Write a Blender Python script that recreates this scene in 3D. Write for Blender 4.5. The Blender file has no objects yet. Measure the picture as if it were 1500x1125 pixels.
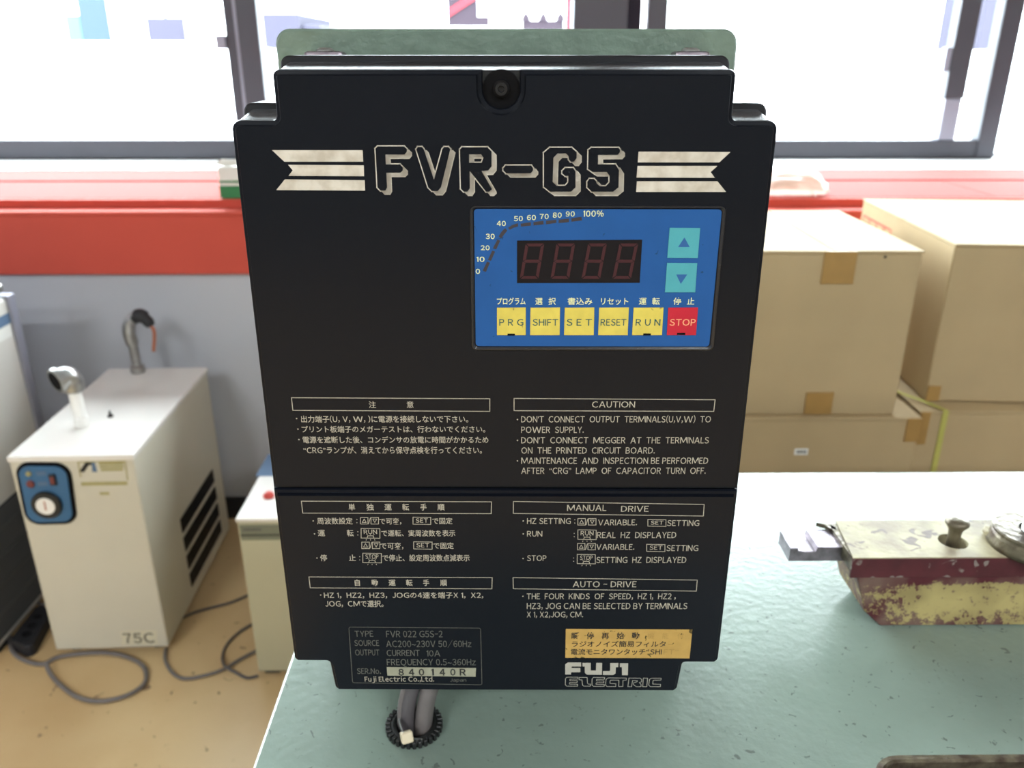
import bpy, bmesh, random
from math import sin, cos, tan, pi, radians, sqrt, atan2
from mathutils import Vector, Matrix
from mathutils.geometry import tessellate_polygon
random.seed(7)
SC = bpy.context.scene
COL = SC.collection
# ------------------------------------------------------------------ camera, world, lights, exposure
PITCH, YAW, FPX, CAMZ = radians(21.7), radians(.527), 1213.0, 1.17
cd = bpy.data.cameras.new('camera')
cam = bpy.data.objects.new('camera', cd); COL.objects.link(cam)
cam.location = (0, 0, CAMZ)
cam.rotation_euler = (pi/2 - PITCH, 0, -YAW)
cd.sensor_width = 36; cd.lens = FPX * 36 / 1500; cd.clip_start = .01; cd.clip_end = 200
cd.dof.use_dof = True; cd.dof.focus_distance = .34; cd.dof.aperture_fstop = 15
SC.camera = cam
SC.view_settings.view_transform = 'Standard'; SC.view_settings.look = 'None'
SC.view_settings.exposure = 0; SC.view_settings.gamma = 1
SC.view_settings.use_curve_mapping = False
SC.cycles.use_denoising = True
SC.cycles.max_bounces = 8; SC.cycles.sample_clamp_indirect = 12
SC.cycles.caustics_reflective = False; SC.cycles.caustics_refractive = False
wd = bpy.data.worlds.new('overcast_sky'); SC.world = wd; wd.use_nodes = True
wn = wd.node_tree.nodes; wl = wd.node_tree.links
bg = wn['Background']; bg.inputs[1].default_value = 26.0
tc = wn.new('ShaderNodeTexCoord'); sx = wn.new('ShaderNodeSeparateXYZ'); rp = wn.new('ShaderNodeValToRGB')
wl.new(tc.outputs['Generated'], sx.inputs[0]); wl.new(sx.outputs['Z'], rp.inputs[0]); wl.new(rp.outputs[0], bg.inputs[0])
rp.color_ramp.elements[0].color = (.92, .96, 1, 1); rp.color_ramp.elements[1].color = (.85, .92, 1, 1)
def portal(x0, x1, z0, z1, y):
    l = bpy.data.lights.new('window_portal', 'AREA'); l.shape = 'RECTANGLE'; l.size = x1-x0; l.size_y = z1-z0
    l.cycles.is_portal = True
    o = bpy.data.objects.new('window_portal', l); COL.objects.link(o)
    o.location = ((x0+x1)/2, y, (z0+z1)/2); o.rotation_euler = (-pi/2, 0, 0)
portal(-3.2, 3.6, .9, 2.35, 2.86)
FILL_LAMPS = [(-1.6, -1.9), (1.4, -1.9), (-1.6, -3.3), (1.4, -3.3)]  # unseen lamps added behind the camera to fill the front faces
FILL_LAMP_W = 60.0
for lx, ly in FILL_LAMPS:
    l = bpy.data.lights.new('added_fill_light', 'AREA'); l.shape = 'RECTANGLE'; l.size = 1.2; l.size_y = .2
    l.energy = FILL_LAMP_W; l.color = (.93, .97, 1)
    o = bpy.data.objects.new('added_fill_light', l); COL.objects.link(o); o.location = (lx, ly, 2.86)

# ------------------------------------------------------------------ rays through photo pixels onto real planes
_F = Vector((sin(YAW)*cos(PITCH), cos(YAW)*cos(PITCH), -sin(PITCH)))
_U = Vector((sin(YAW)*sin(PITCH), cos(YAW)*sin(PITCH), cos(PITCH)))
_R = Vector((cos(YAW), -sin(YAW), 0))
def ray(px, py): return _F + _R*((px-750)/FPX) + _U*((562.5-py)/FPX)
def ony(px, py, y):
    r = ray(px, py); t = y/r.y; return Vector((r.x*t, y, CAMZ + r.z*t))
def onz(px, py, z):
    r = ray(px, py); t = (z-CAMZ)/r.z; return Vector((r.x*t, r.y*t, z))
def onx(px, py, x):
    r = ray(px, py); t = x/r.x; return Vector((x, r.y*t, CAMZ + r.z*t))

# ------------------------------------------------------------------ materials
def srgb(r, g, b):
    f = lambda c: (c/255/12.92) if c/255 <= .04045 else ((c/255+.055)/1.055)**2.4
    return (f(r), f(g), f(b), 1)
def pbr(name, col, rough=.5, metal=0, mott=0, mscale=8, bump=0, bscale=60, spec=.5, coat=0, col2=None, specks=None):
    m = bpy.data.materials.new(name); m.use_nodes = True
    n = m.node_tree.nodes; l = m.node_tree.links; b = n['Principled BSDF']
    b.inputs['Base Color'].default_value = col; b.inputs['Roughness'].default_value = rough
    b.inputs['Metallic'].default_value = metal; b.inputs['Specular IOR Level'].default_value = spec
    b.inputs['Coat Weight'].default_value = coat
    t = n.new('ShaderNodeTexCoord')
    out = None
    if mott or col2:
        ns = n.new('ShaderNodeTexNoise'); ns.inputs['Scale'].default_value = mscale; ns.inputs['Detail'].default_value = 6
        l.new(t.outputs['Object'], ns.inputs['Vector'])
        cr = n.new('ShaderNodeValToRGB')
        c2 = col2 or tuple(max(0, c*(1-mott)) for c in col[:3]) + (1,)
        cr.color_ramp.elements[0].position = .35; cr.color_ramp.elements[0].color = c2
        cr.color_ramp.elements[1].position = .62; cr.color_ramp.elements[1].color = col
        l.new(ns.outputs['Fac'], cr.inputs[0]); out = cr.outputs[0]
    if specks:   # (colour, scale, threshold)
        ns = n.new('ShaderNodeTexNoise'); ns.inputs['Scale'].default_value = specks[1]; ns.inputs['Detail'].default_value = 3
        ns.inputs['Distortion'].default_value = .8
        l.new(t.outputs['Object'], ns.inputs['Vector'])
        cr = n.new('ShaderNodeValToRGB'); cr.color_ramp.elements[0].position = specks[2]; cr.color_ramp.elements[1].position = specks[2]+.03
        cr.color_ramp.elements[0].color = (0, 0, 0, 1); cr.color_ramp.elements[1].color = (1, 1, 1, 1)
        l.new(ns.outputs['Fac'], cr.inputs[0])
        mx = n.new('ShaderNodeMix'); mx.data_type = 'RGBA'
        l.new(cr.outputs[0], mx.inputs[0])
        if out: l.new(out, mx.inputs[6])
        else: mx.inputs[6].default_value = col
        mx.inputs[7].default_value = specks[0]; out = mx.outputs[2]
    if out: l.new(out, b.inputs['Base Color'])
    if bump:
        nb = n.new('ShaderNodeTexNoise'); nb.inputs['Scale'].default_value = bscale; nb.inputs['Detail'].default_value = 3
        l.new(t.outputs['Object'], nb.inputs['Vector'])
        bm_ = n.new('ShaderNodeBump'); bm_.inputs['Strength'].default_value = bump; bm_.inputs['Distance'].default_value = .002
        l.new(nb.outputs['Fac'], bm_.inputs['Height']); l.new(bm_.outputs[0], b.inputs['Normal'])
    return m
def emis(name, col, s):
    m = pbr(name, col, .6); b = m.node_tree.nodes['Principled BSDF']
    b.inputs['Emission Color'].default_value = col; b.inputs['Emission Strength'].default_value = s; return m
def glass_mat():
    m = bpy.data.materials.new('window_glass'); m.use_nodes = True
    n = m.node_tree.nodes; l = m.node_tree.links
    n.remove(n['Principled BSDF'])
    tr = n.new('ShaderNodeBsdfTransparent'); gl = n.new('ShaderNodeBsdfGlossy'); gl.inputs['Roughness'].default_value = .02
    tr.inputs[0].default_value = (.93, .96, .95, 1)
    fr = n.new('ShaderNodeFresnel'); fr.inputs[0].default_value = 1.45
    ge = n.new('ShaderNodeNewGeometry'); sb = n.new('ShaderNodeMath'); sb.operation = 'SUBTRACT'; sb.inputs[0].default_value = 1; l.new(ge.outputs['Backfacing'], sb.inputs[1])
    mu = n.new('ShaderNodeMath'); mu.operation = 'MULTIPLY'; l.new(fr.outputs[0], mu.inputs[0]); l.new(sb.outputs[0], mu.inputs[1])   # reflect once, on the outer side of each face
    mx = n.new('ShaderNodeMixShader'); l.new(mu.outputs[0], mx.inputs[0]); l.new(tr.outputs[0], mx.inputs[1]); l.new(gl.outputs[0], mx.inputs[2])
    l.new(mx.outputs[0], n['Material Output'].inputs[0]); return m
def film_mat():
    m = bpy.data.materials.new('clear_film'); m.use_nodes = True
    n = m.node_tree.nodes; l = m.node_tree.links; b = n['Principled BSDF']
    b.inputs['Base Color'].default_value = (.9, .72, .62, 1); b.inputs['Roughness'].default_value = .25
    tr = n.new('ShaderNodeBsdfTransparent'); mx = n.new('ShaderNodeMixShader'); mx.inputs[0].default_value = .55
    l.new(tr.outputs[0], mx.inputs[1]); l.new(b.outputs[0], mx.inputs[2]); l.new(mx.outputs[0], n['Material Output'].inputs[0]); return m
M = dict(
    black=pbr('black_plastic', (.0060, .0074, .0115, 1), .23, bump=.03, bscale=2500, spec=.16, specks=((.10, .10, .10, 1), 420, .80)),
    black2=pbr('black_plastic_body', (.012, .013, .017, 1), .26, bump=.05, bscale=2000),
    recess=pbr('dark_recess', (.004, .004, .005, 1), .6, spec=.08),
    print=pbr('cream_print', srgb(176, 170, 155), .6, mott=.12, mscale=300),
    logo=pbr('aged_beige_print', srgb(204, 200, 190), .42, mscale=170, col2=srgb(178, 171, 158)),
    dimprint=pbr('faded_grey_print', srgb(96, 96, 90), .5, mott=.15, mscale=200),
    outline=pbr('thin_white_print', srgb(168, 165, 155), .6),
    ink=pbr('black_ink', (.01, .01, .012, 1), .5),
    blue=pbr('blue_overlay', srgb(32, 84, 148), .45, spec=.2, mott=.08, mscale=60, specks=((.01, .05, .14, 1), 230, .70)),
    cyan=pbr('cyan_key', srgb(78, 160, 172), .45, spec=.2, mott=.05, mscale=120),
    yellow=pbr('yellow_key', srgb(210, 194, 92), .45, spec=.2, mscale=180, mott=.12, specks=((.30, .25, .08, 1), 130, .68)),
    red=pbr('red_key', srgb(186, 40, 58), .45, spec=.2, mott=.1, mscale=100),
    teal=pbr('teal_ink', srgb(18, 78, 82), .5),
    keytan=pbr('tan_ink', srgb(226, 160, 120), .5),
    paley=pbr('pale_yellow_print', srgb(214, 218, 165), .5),
    blueink=pbr('blue_ink', srgb(28, 88, 150), .5),
    dash=pbr('dark_bar_print', srgb(48, 44, 52), .5),
    smoke=pbr('smoked_display', srgb(24, 22, 26), .4, spec=.15, mott=.1, mscale=200),
    seg=pbr('unlit_segment', srgb(68, 38, 42), .5, spec=.15, mott=.1, mscale=900),
    silver=pbr('silver_label', srgb(150, 150, 132), .4, mott=.1, mscale=200),
    sticker=pbr('ochre_sticker', srgb(186, 152, 86), .5, spec=.2, mscale=130, mott=.12, specks=((.10, .07, .02, 1), 260, .66)),
    green=pbr('shaded_green_paint', srgb(112, 132, 118), .42, mott=.16, mscale=90, bump=.35, bscale=260),  # same paint as the table; the plate's shade is put into this colour
    table=pbr('pale_green_paint', srgb(128, 145, 134), .25, mott=.08, mscale=22, bump=.12, bscale=170, specks=((.12, .15, .13, 1), 190, .665)),
    dark=pbr('dark_metal', (.02, .02, .022, 1), .4, metal=.6, mott=.3, mscale=40),
    steel=pbr('worn_steel', srgb(150, 142, 150), .38, metal=.9, mott=.45, mscale=120, bump=.2, bscale=300),
    zinc=pbr('zinc_steel', srgb(170, 170, 168), .3, metal=.9, mott=.2, mscale=90),
    rubber=pbr('ribbed_rubber', (.012, .013, .013, 1), .45),
    cable=pbr('grey_cable', srgb(112, 106, 104), .5, mott=.12, mscale=80),
    cable2=pbr('dark_grey_cable', srgb(88, 84, 86), .45, mott=.1, mscale=90),
    tiehead=pbr('cream_plastic', srgb(214, 200, 170), .5),
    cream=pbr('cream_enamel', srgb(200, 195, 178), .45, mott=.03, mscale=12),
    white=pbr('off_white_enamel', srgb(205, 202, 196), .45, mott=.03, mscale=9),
    beigebox=pbr('greenish_cream_enamel', srgb(184, 180, 152), .45, mott=.04, mscale=10),
    panelblue=pbr('blue_instrument_panel', srgb(48, 98, 138), .4),
    card=pbr('brown_cardboard', srgb(180, 158, 120), .75, mott=.06, mscale=9, bump=.06, bscale=200),
    tape=pbr('brown_tape', srgb(168, 132, 78), .35, mott=.08, mscale=40),
    cardin=pbr('pale_cardboard', srgb(205, 180, 145), .75),
    redprint=pbr('red_carton_print', srgb(200, 70, 60), .6),
    strap=pbr('yellow_green_strap', srgb(186, 182, 96), .45, mott=.1, mscale=30),
    wall=pbr('grey_painted_wall', srgb(184, 186, 193), .75, mott=.06, mscale=2.5),
    ceil=pbr('ceiling_board', srgb(128, 127, 124), .9, mott=.05, mscale=3),
    redpaint=pbr('red_paint', srgb(200, 84, 70), .62, mott=.06, mscale=3, spec=.12),
    pink=pbr('salmon_sill_paint', srgb(154, 70, 64), .8, mott=.03, mscale=3, spec=.08),
    whitepaint=pbr('white_paint', srgb(236, 234, 230), .35, mott=.03, mscale=6),
    alu=pbr('grey_anodised_aluminium', srgb(76, 77, 85), .42, metal=.3, mott=.08, mscale=6),
    alul=pbr('light_grey_aluminium', srgb(150, 152, 166), .4, metal=.3, mott=.08, mscale=6),
    gasket=pbr('rubber_gasket', (.015, .015, .018, 1), .6),
    floor=pbr('ochre_floor_paint', srgb(212, 184, 138), .42, mscale=2.2, col2=srgb(194, 160, 112), specks=((.24, .155, .085, 1), 40, .69)),
    concrete=pbr('outdoor_concrete', srgb(200, 200, 198), .9, mott=.08, mscale=.6),
    facade=pbr('white_facade', srgb(240, 240, 240), .8, mott=.03, mscale=1),
    glass=glass_mat(), film=film_mat(),
    greenprint=pbr('green_print', srgb(40, 120, 70), .6), paper=pbr('white_paper', srgb(225, 225, 220), .7),
    signblue=pbr('pale_blue_sign', srgb(86, 112, 142), .7, mott=.2, mscale=2), lav=pbr('lavender_panel', srgb(96, 92, 125), .7, mott=.1, mscale=3),
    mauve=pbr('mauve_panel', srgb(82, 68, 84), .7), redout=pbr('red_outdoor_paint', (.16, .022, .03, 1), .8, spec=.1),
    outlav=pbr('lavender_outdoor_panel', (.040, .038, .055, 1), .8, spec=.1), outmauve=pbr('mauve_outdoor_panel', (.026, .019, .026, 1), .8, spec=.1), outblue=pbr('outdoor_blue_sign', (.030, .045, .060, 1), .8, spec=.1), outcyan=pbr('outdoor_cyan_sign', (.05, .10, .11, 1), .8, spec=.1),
    fin=pbr('grey_grille_fins', srgb(84, 86, 88), .5),
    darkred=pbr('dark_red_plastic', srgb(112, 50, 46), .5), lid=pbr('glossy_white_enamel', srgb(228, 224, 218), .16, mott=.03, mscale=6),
    copper=pbr('copper_handle', srgb(176, 108, 80), .5, metal=.3), dryprint=pbr('olive_print', srgb(168, 160, 110), .6, mott=.1, mscale=120),
)
def vise_mat():
    m = bpy.data.materials.new('chipped_yellow_over_red_paint'); m.use_nodes = True
    n = m.node_tree.nodes; l = m.node_tree.links; b = n['Principled BSDF']; b.inputs['Roughness'].default_value = .5
    t = n.new('ShaderNodeTexCoord'); sp = n.new('ShaderNodeSeparateXYZ'); l.new(t.outputs['Object'], sp.inputs[0])
    n1 = n.new('ShaderNodeTexNoise'); n1.inputs['Scale'].default_value = 170; n1.inputs['Detail'].default_value = 8; n1.inputs['Roughness'].default_value = .8
    n2 = n.new('ShaderNodeTexNoise'); n2.inputs['Scale'].default_value = 28; n2.inputs['Detail'].default_value = 2
    for q in (n1, n2): l.new(t.outputs['Object'], q.inputs['Vector'])
    # wear grows towards the left end and the upper edge of the face (object space)
    mr = n.new('ShaderNodeMapRange'); mr.inputs[1].default_value = .0; mr.inputs[2].default_value = .06; mr.inputs[3].default_value = .17; mr.inputs[4].default_value = 0
    l.new(sp.outputs['X'], mr.inputs[0])
    mz = n.new('ShaderNodeMapRange'); mz.inputs[1].default_value = .033; mz.inputs[2].default_value = .043; mz.inputs[3].default_value = 0; mz.inputs[4].default_value = .45
    l.new(sp.outputs['Z'], mz.inputs[0])
    mb = n.new('ShaderNodeMapRange'); mb.inputs[1].default_value = .0; mb.inputs[2].default_value = .014; mb.inputs[3].default_value = .12; mb.inputs[4].default_value = 0
    l.new(sp.outputs['Z'], mb.inputs[0])
    def add(a, c):
        k = n.new('ShaderNodeMath'); k.operation = 'ADD'; l.new(a, k.inputs[0]); l.new(c, k.inputs[1]); return k.outputs[0]
    s = add(add(add(n1.outputs['Fac'], mr.outputs[0]), mz.outputs[0]), mb.outputs[0])
    r = n.new('ShaderNodeValToRGB'); r.color_ramp.elements[0].position = .575; r.color_ramp.elements[1].position = .60; l.new(s, r.inputs[0])
    yel = n.new('ShaderNodeValToRGB'); yel.color_ramp.elements[0].position = .35; yel.color_ramp.elements[1].position = .65
    yel.color_ramp.elements[0].color = srgb(140, 126, 82); yel.color_ramp.elements[1].color = srgb(176, 161, 106)
    rd = n.new('ShaderNodeValToRGB'); rd.color_ramp.elements[0].position = .42; rd.color_ramp.elements[1].position = .58
    rd.color_ramp.elements[0].color = srgb(78, 26, 34); rd.color_ramp.elements[1].color = srgb(112, 88, 78)
    l.new(n2.outputs['Fac'], yel.inputs[0]); l.new(n2.outputs['Fac'], rd.inputs[0])
    mx = n.new('ShaderNodeMix'); mx.data_type = 'RGBA'; l.new(r.outputs[0], mx.inputs[0]); l.new(yel.outputs[0], mx.inputs[6]); l.new(rd.outputs[0], mx.inputs[7])
    l.new(mx.outputs[2], b.inputs['Base Color'])
    bu = n.new('ShaderNodeBump'); bu.inputs['Strength'].default_value = .4; bu.inputs['Distance'].default_value = .001; bu.invert = True
    l.new(r.outputs[0], bu.inputs['Height']); l.new(bu.outputs[0], b.inputs['Normal'])
    return m
M['vise'] = vise_mat()
M['visetop'] = pbr('worn_cream_paint', srgb(182, 174, 138), .5, mscale=38, col2=srgb(142, 130, 110), bump=.15, bscale=200, spec=.25, specks=((.16, .12, .10, 1), 75, .61))
M['visered'] = pbr('dark_red_paint', srgb(84, 34, 40), .5, mscale=60, mott=.3, specks=((.22, .18, .16, 1), 70, .62))
M['rusty'] = pbr('greasy_steel', srgb(120, 112, 92), .4, metal=.5, mscale=90, col2=srgb(74, 62, 52), bump=.4, bscale=200)

# ------------------------------------------------------------------ object helpers
WM = {}
def root(name, loc, label=None, cat=None, group=None, rz=0, kind=None):
    o = bpy.data.objects.new(name, None); COL.objects.link(o); o.empty_display_size = .05
    o.location = loc; o.rotation_euler = (0, 0, rz)
    WM[o] = Matrix.Translation(Vector(loc)) @ Matrix.Rotation(rz, 4, 'Z')
    if label: o['label'] = label
    if cat: o['category'] = cat
    if group: o['group'] = group
    if kind: o['kind'] = kind
    return o
def link(name, bm, mat, parent=None, world=True, smooth=False, label=None, kind=None, cat=None, group=None):
    """bm holds world coordinates (world=True) or the thing's own coordinates."""
    if parent is not None:
        W = WM[parent]
        if world: bm.transform(W.inverted())
    else: W = Matrix()
    me = bpy.data.meshes.new(name); bm.normal_update(); bm.to_mesh(me); bm.free()
    for mm in (mat if isinstance(mat, (list, tuple)) else [mat]): me.materials.append(mm)
    if smooth:
        for p in me.polygons: p.use_smooth = True
    o = bpy.data.objects.new(name, me); COL.objects.link(o)
    if parent is not None: o.parent = parent
    WM[o] = W
    if label: o['label'] = label
    if kind: o['kind'] = kind
    if cat: o['category'] = cat
    if group: o['group'] = group
    return o
def struct(name, bm, mat, parent=None, **k):
    return link(name, bm, mat, parent, kind=None if parent is not None else 'structure', **k)
def B(x0, x1, y0, y1, z0, z1, bev=0, bm=None, seg=2):
    b = bmesh.new()
    vs = [b.verts.new((x, y, z)) for x in (x0, x1) for y in (y0, y1) for z in (z0, z1)]
    for f in ((0, 1, 3, 2), (4, 6, 7, 5), (0, 4, 5, 1), (2, 3, 7, 6), (0, 2, 6, 4), (1, 5, 7, 3)): b.faces.new([vs[i] for i in f])
    if bev: bmesh.ops.bevel(b, geom=b.edges[:], offset=bev, segments=seg, affect='EDGES', profile=.5)
    if bm is None: return b
    merge(bm, b); return bm
def merge(dst, src):
    me = bpy.data.meshes.new('tmp'); src.to_mesh(me); src.free(); dst.from_mesh(me); bpy.data.meshes.remove(me)
def round_poly(pts, rad, n=5):
    out = []; N = len(pts)
    for i in range(N):
        p0, p1, p2 = Vector(pts[i-1]), Vector(pts[i]), Vector(pts[(i+1) % N])
        r = rad[i] if isinstance(rad, (list, tuple)) else rad
        if r <= 0: out.append(tuple(p1)); continue
        a = (p0-p1).normalized(); c = (p2-p1).normalized(); h = a.angle(c)/2
        d = r/tan(h); cen = p1 + (a+c).normalized()*(r/sin(h)); s = p1+a*d-cen; e = p1+c*d-cen
        a0 = atan2(s.y, s.x); a1 = atan2(e.y, e.x); da = (a1-a0+pi) % (2*pi)-pi
        for k in range(n+1):
            t = a0+da*k/n; out.append((cen.x+r*cos(t), cen.y+r*sin(t)))
    return out
def inset(poly, d):
    """miter inset of a counter-clockwise polygon (d>0 moves inward)"""
    N = len(poly); out = []
    for i in range(N):
        p0, p1, p2 = Vector(poly[i-1]), Vector(poly[i]), Vector(poly[(i+1) % N])
        a = (p1-p0).normalized(); c = (p2-p1).normalized()
        n1 = Vector((-a.y, a.x)); n2 = Vector((-c.y, c.x)); m = (n1+n2)
        if m.length < 1e-6: m = n1.copy()
        m.normalize(); k = max(.35, m.dot(n1)); out.append(tuple(p1 + m*(d/k)))
    return out
def loft(rings, bm=None, cap0=True, cap1=True):
    """rings: lists of equal-length 3D points"""
    bm = bm or bmesh.new(); R = [[bm.verts.new(p) for p in r] for r in rings]; n = len(rings[0])
    for a, b in zip(R, R[1:]):
        for i in range(n):
            try: bm.faces.new((a[i], a[(i+1) % n], b[(i+1) % n], b[i]))
            except ValueError: pass
    def cap(r, flip):
        co = [v.co.copy() for v in r]
        for t in tessellate_polygon([co]):
            try: bm.faces.new([r[i] for i in (t[::-1] if flip else t)])
            except ValueError: pass
    if cap0: cap(R[0], True)
    if cap1: cap(R[-1], False)
    bmesh.ops.recalc_face_normals(bm, faces=bm.faces[:])
    return bm
def prism_y(poly, y0, y1, bev=0, bm=None):   # poly of (x,z) extruded along y, y0 is the viewer's side
    if bev: rings = [[(x, y0, z) for x, z in inset(poly, bev)], [(x, y0+bev, z) for x, z in poly], [(x, y1, z) for x, z in poly]]
    else: rings = [[(x, y, z) for x, z in poly] for y in (y0, y1)]
    return loft(rings, bm)
def prism_z(poly, z0, z1, bev=0, bm=None):   # bevel on the upper edge
    if bev: rings = [[(x, y, z0) for x, y in poly], [(x, y, z1-bev) for x, y in poly], [(x, y, z1-bev*.3) for x, y in inset(poly, bev*.3)], [(x, y, z1) for x, y in inset(poly, bev)]]
    else: rings = [[(x, y, z) for x, y in poly] for z in (z0, z1)]
    return loft(rings, bm)
def lathe(prof, c, n=28, bm=None, axis='z'):
    """prof: (radius, height) pairs about a vertical (or y) axis at c"""
    bm = bm or bmesh.new(); R = []
    for r, h in prof:
        ring = []
        for k in range(n):
            a = 2*pi*k/n
            if axis == 'z': ring.append(bm.verts.new((c[0]+r*cos(a), c[1]+r*sin(a), c[2]+h)))
            else: ring.append(bm.verts.new((c[0]+r*cos(a), c[1]+h, c[2]+r*sin(a))))
        R.append(ring)
    for a, b in zip(R, R[1:]):
        for i in range(n): bm.faces.new((a[i], a[(i+1) % n], b[(i+1) % n], b[i]))
    if prof[0][0] > 0: bm.faces.new(R[0][::-1])
    if prof[-1][0] > 0: bm.faces.new(R[-1])
    bmesh.ops.recalc_face_normals(bm, faces=bm.faces[:])
    return bm
def smooth_path(pts, n=6):
    P = [Vector(p) for p in pts]; out = []
    for i in range(len(P)-1):
        p0 = P[max(i-1, 0)]; p1 = P[i]; p2 = P[i+1]; p3 = P[min(i+2, len(P)-1)]
        for k in range(n):
            t = k/n
            out.append(.5*((2*p1)+(p2-p0)*t+(2*p0-5*p1+4*p2-p3)*t*t+(3*p1-p0-3*p2+p3)*t**3))
    out.append(P[-1]); return out
def tube(pts, r, n=10, bm=None, sm=6, flat=None):
    """round (or flattened: flat=(rx,ry)) hose through pts; r may be a list"""
    P = smooth_path(pts, sm) if sm else [Vector(p) for p in pts]; L = len(P); rings = []
    up = Vector((0, 0, 1)); prev = None
    for i, p in enumerate(P):
        d = (P[min(i+1, L-1)]-P[max(i-1, 0)]).normalized()
        u = up if prev is None else prev
        if abs(u.dot(d)) > .95: u = Vector((1, 0, 0))
        s = d.cross(u).normalized(); t = s.cross(d).normalized(); prev = t
        rr = r if not isinstance(r, (list, tuple)) else r[min(len(r)-1, int(i/(L-1)*(len(r)-1)+.5))]
        fx, fy = (rr, rr) if flat is None else flat
        rings.append([p + s*(fx*cos(2*pi*k/n)) + t*(fy*sin(2*pi*k/n)) for k in range(n)])
    return loft(rings, bm)

# ------------------------------------------------------------------ the room
XL, XR, YB, YW, YG, ZC = -3.2, 3.6, -4.0, 1.97, 2.748, 3.0
SZ = .8504; CT = .83
struct('floor', B(XL-.2, XR+.2, YB-.2, YW+.1, -.1, 0), M['floor'])
struct('ceiling', B(XL-.2, XR+.2, YB-.2, YG+.25, ZC, ZC+.1), M['ceil'])
struct('wall_left', B(XL-.2, XL, YB-.2, YG+.25, 0, ZC), M['wall'])
struct('wall_right', B(XR, XR+.2, YB-.2, YG+.25, 0, ZC), M['wall'])
struct('wall_back', B(XL, XR, YB-.2, YB, 0, ZC), pbr('grey_green_back_wall', srgb(120, 124, 120), .8, mott=.1, mscale=2))
struct('wall_front', B(XL, XR, YW, YW+.1, 0, CT-.03), M['wall'])
struct('wall_header', B(XL, XR, YG, YG+.22, 2.35, ZC), M['wall'])
struct('wall_base', B(XL, XR, YG-.02, YG+.22, -.1, SZ), M['wall'])
struct('baseboard_front', B(XL, XR, YW-.012, YW+.01, 0, .062, .003), M['gasket'])
# red counter rail, then the salmon painted sill in panels, then the white ledge
t = root('trim_1', (0, YW, CT-.15), kind='structure')
link('front_board', B(XL, XR, 1.95, 1.972, .679, CT-.006, .004), M['redpaint'], t)
link('top_board', B(XL, XR, 1.946, 2.01, CT-.010, CT, .003), M['redpaint'], t)
t = root('trim_2', (0, 2.4, SZ-.02), kind='structure')
xj = onz(1415, 275, SZ).x
link('sill_front', B(XL, XR, 2.0, 2.02, CT-.02, SZ-.001, .003), M['redpaint'], t)
for a, b_ in ((XL, -1.4), (-1.4, 0.05), (.05, xj), (xj, XR)):
    link('sill_panel', B(a+.001, b_-.001, 2.021, 2.290, SZ-.02, SZ, .002), M['pink'], t)
link('sill_strip', B(XL, XR, 2.294, 2.495, SZ-.02, SZ+.003, .002), M['pink'], t)
struct('trim_3', B(XL, XR, 2.498, YG+.1, SZ-.02, SZ+.006, .002), M['whitepaint'])

# windows: sliding sashes of grey aluminium
def stile(name, x0, x1, y0, y1, mat, parent, z0=SZ+.007, z1=2.35, bev=.003):
    link(name, B(x0, x1, y0, y1, z0, z1, bev), mat, parent)
zr = ony(200, 205, YG).z
w1 = root('window_1', (-2, YG, SZ), kind='structure')
link('bottom_rail', B(XL, -0.7529, YG, YG+.05, SZ+.007, zr, .004), M['alu'], w1)
link('pane', B(XL+.02, -0.7905, YG+.022, YG+.028, zr-.01, 2.35), M['glass'], w1)
stile('stile', -0.8093, -0.7453, YG-.004, YG+.05, M['alu'], w1)
stile('stile', -0.8517, -0.8206, YG+.01, YG+.05, M['alu'], w1)
stile('gasket', -0.8206, -0.8093, YG+.004, YG+.05, M['alul'], w1)
link('latch', B(-0.8827, -0.8517, YG+.0, YG+.03, 1.185, 1.225, .004), M['alul'], w1)
w2 = root('window_2', (-.2, YG, SZ), kind='structure')
link('bottom_rail', B(-0.7453, 0.2117, YG+.05, YG+.10, SZ+.007, zr, .004), M['alu'], w2)
link('pane', B(-0.7529, 0.2212, YG+.072, YG+.078, zr-.01, 2.35), M['glass'], w2)
stile('stile', 0.2117, 0.3764, YG, YG+.10, M['alu'], w2)
stile('gasket', 0.3793, 0.4254, YG+.04, YG+.08, M['outlav'], w2)
stile('stile', 0.4386, 0.4988, YG, YG+.05, M['alu'], w2)
w3 = root('window_3', (1, YG, SZ), kind='structure')
x0 = 0.4988
link('bottom_rail', B(x0, 1.5810, YG, YG+.05, SZ+.007, zr-.003, .004), M['alu'], w3)
link('pane', B(x0, 1.5246, YG+.022, YG+.028, zr-.01, 2.35), M['glass'], w3)
link('stile', B(1.3947, 1.4493, YG+.004, YG+.05, zr-.003, 1.04, .003), M['alul'], w3, label='light grey lower length of the stile')
link('stile', B(1.3909, 1.4540, YG+.002, YG+.05, 1.04, 2.35, .003), M['alu'], w3)
stile('stile', 1.5227, 1.5829, YG-.004, YG+.05, M['alu'], w3)
link('latch', B(1.3693, 1.3881, YG+.0, YG+.03, 1.12, 1.19, .003), M['alul'], w3)
w4 = root('window_4', (2.6, YG, SZ), kind='structure')
link('bottom_rail', B(1.5848, XR, YG+.06, YG+.10, SZ+.007, SZ+.014, .002), M['alu'], w4)
link('pane', B(1.5848, XR, YG+.072, YG+.078, SZ+.012, 2.35), M['glass'], w4)
struct('trim_4', B(XL, XR, YG-.01, YG+.12, 2.32, 2.37, .004), M['alu'])

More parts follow.
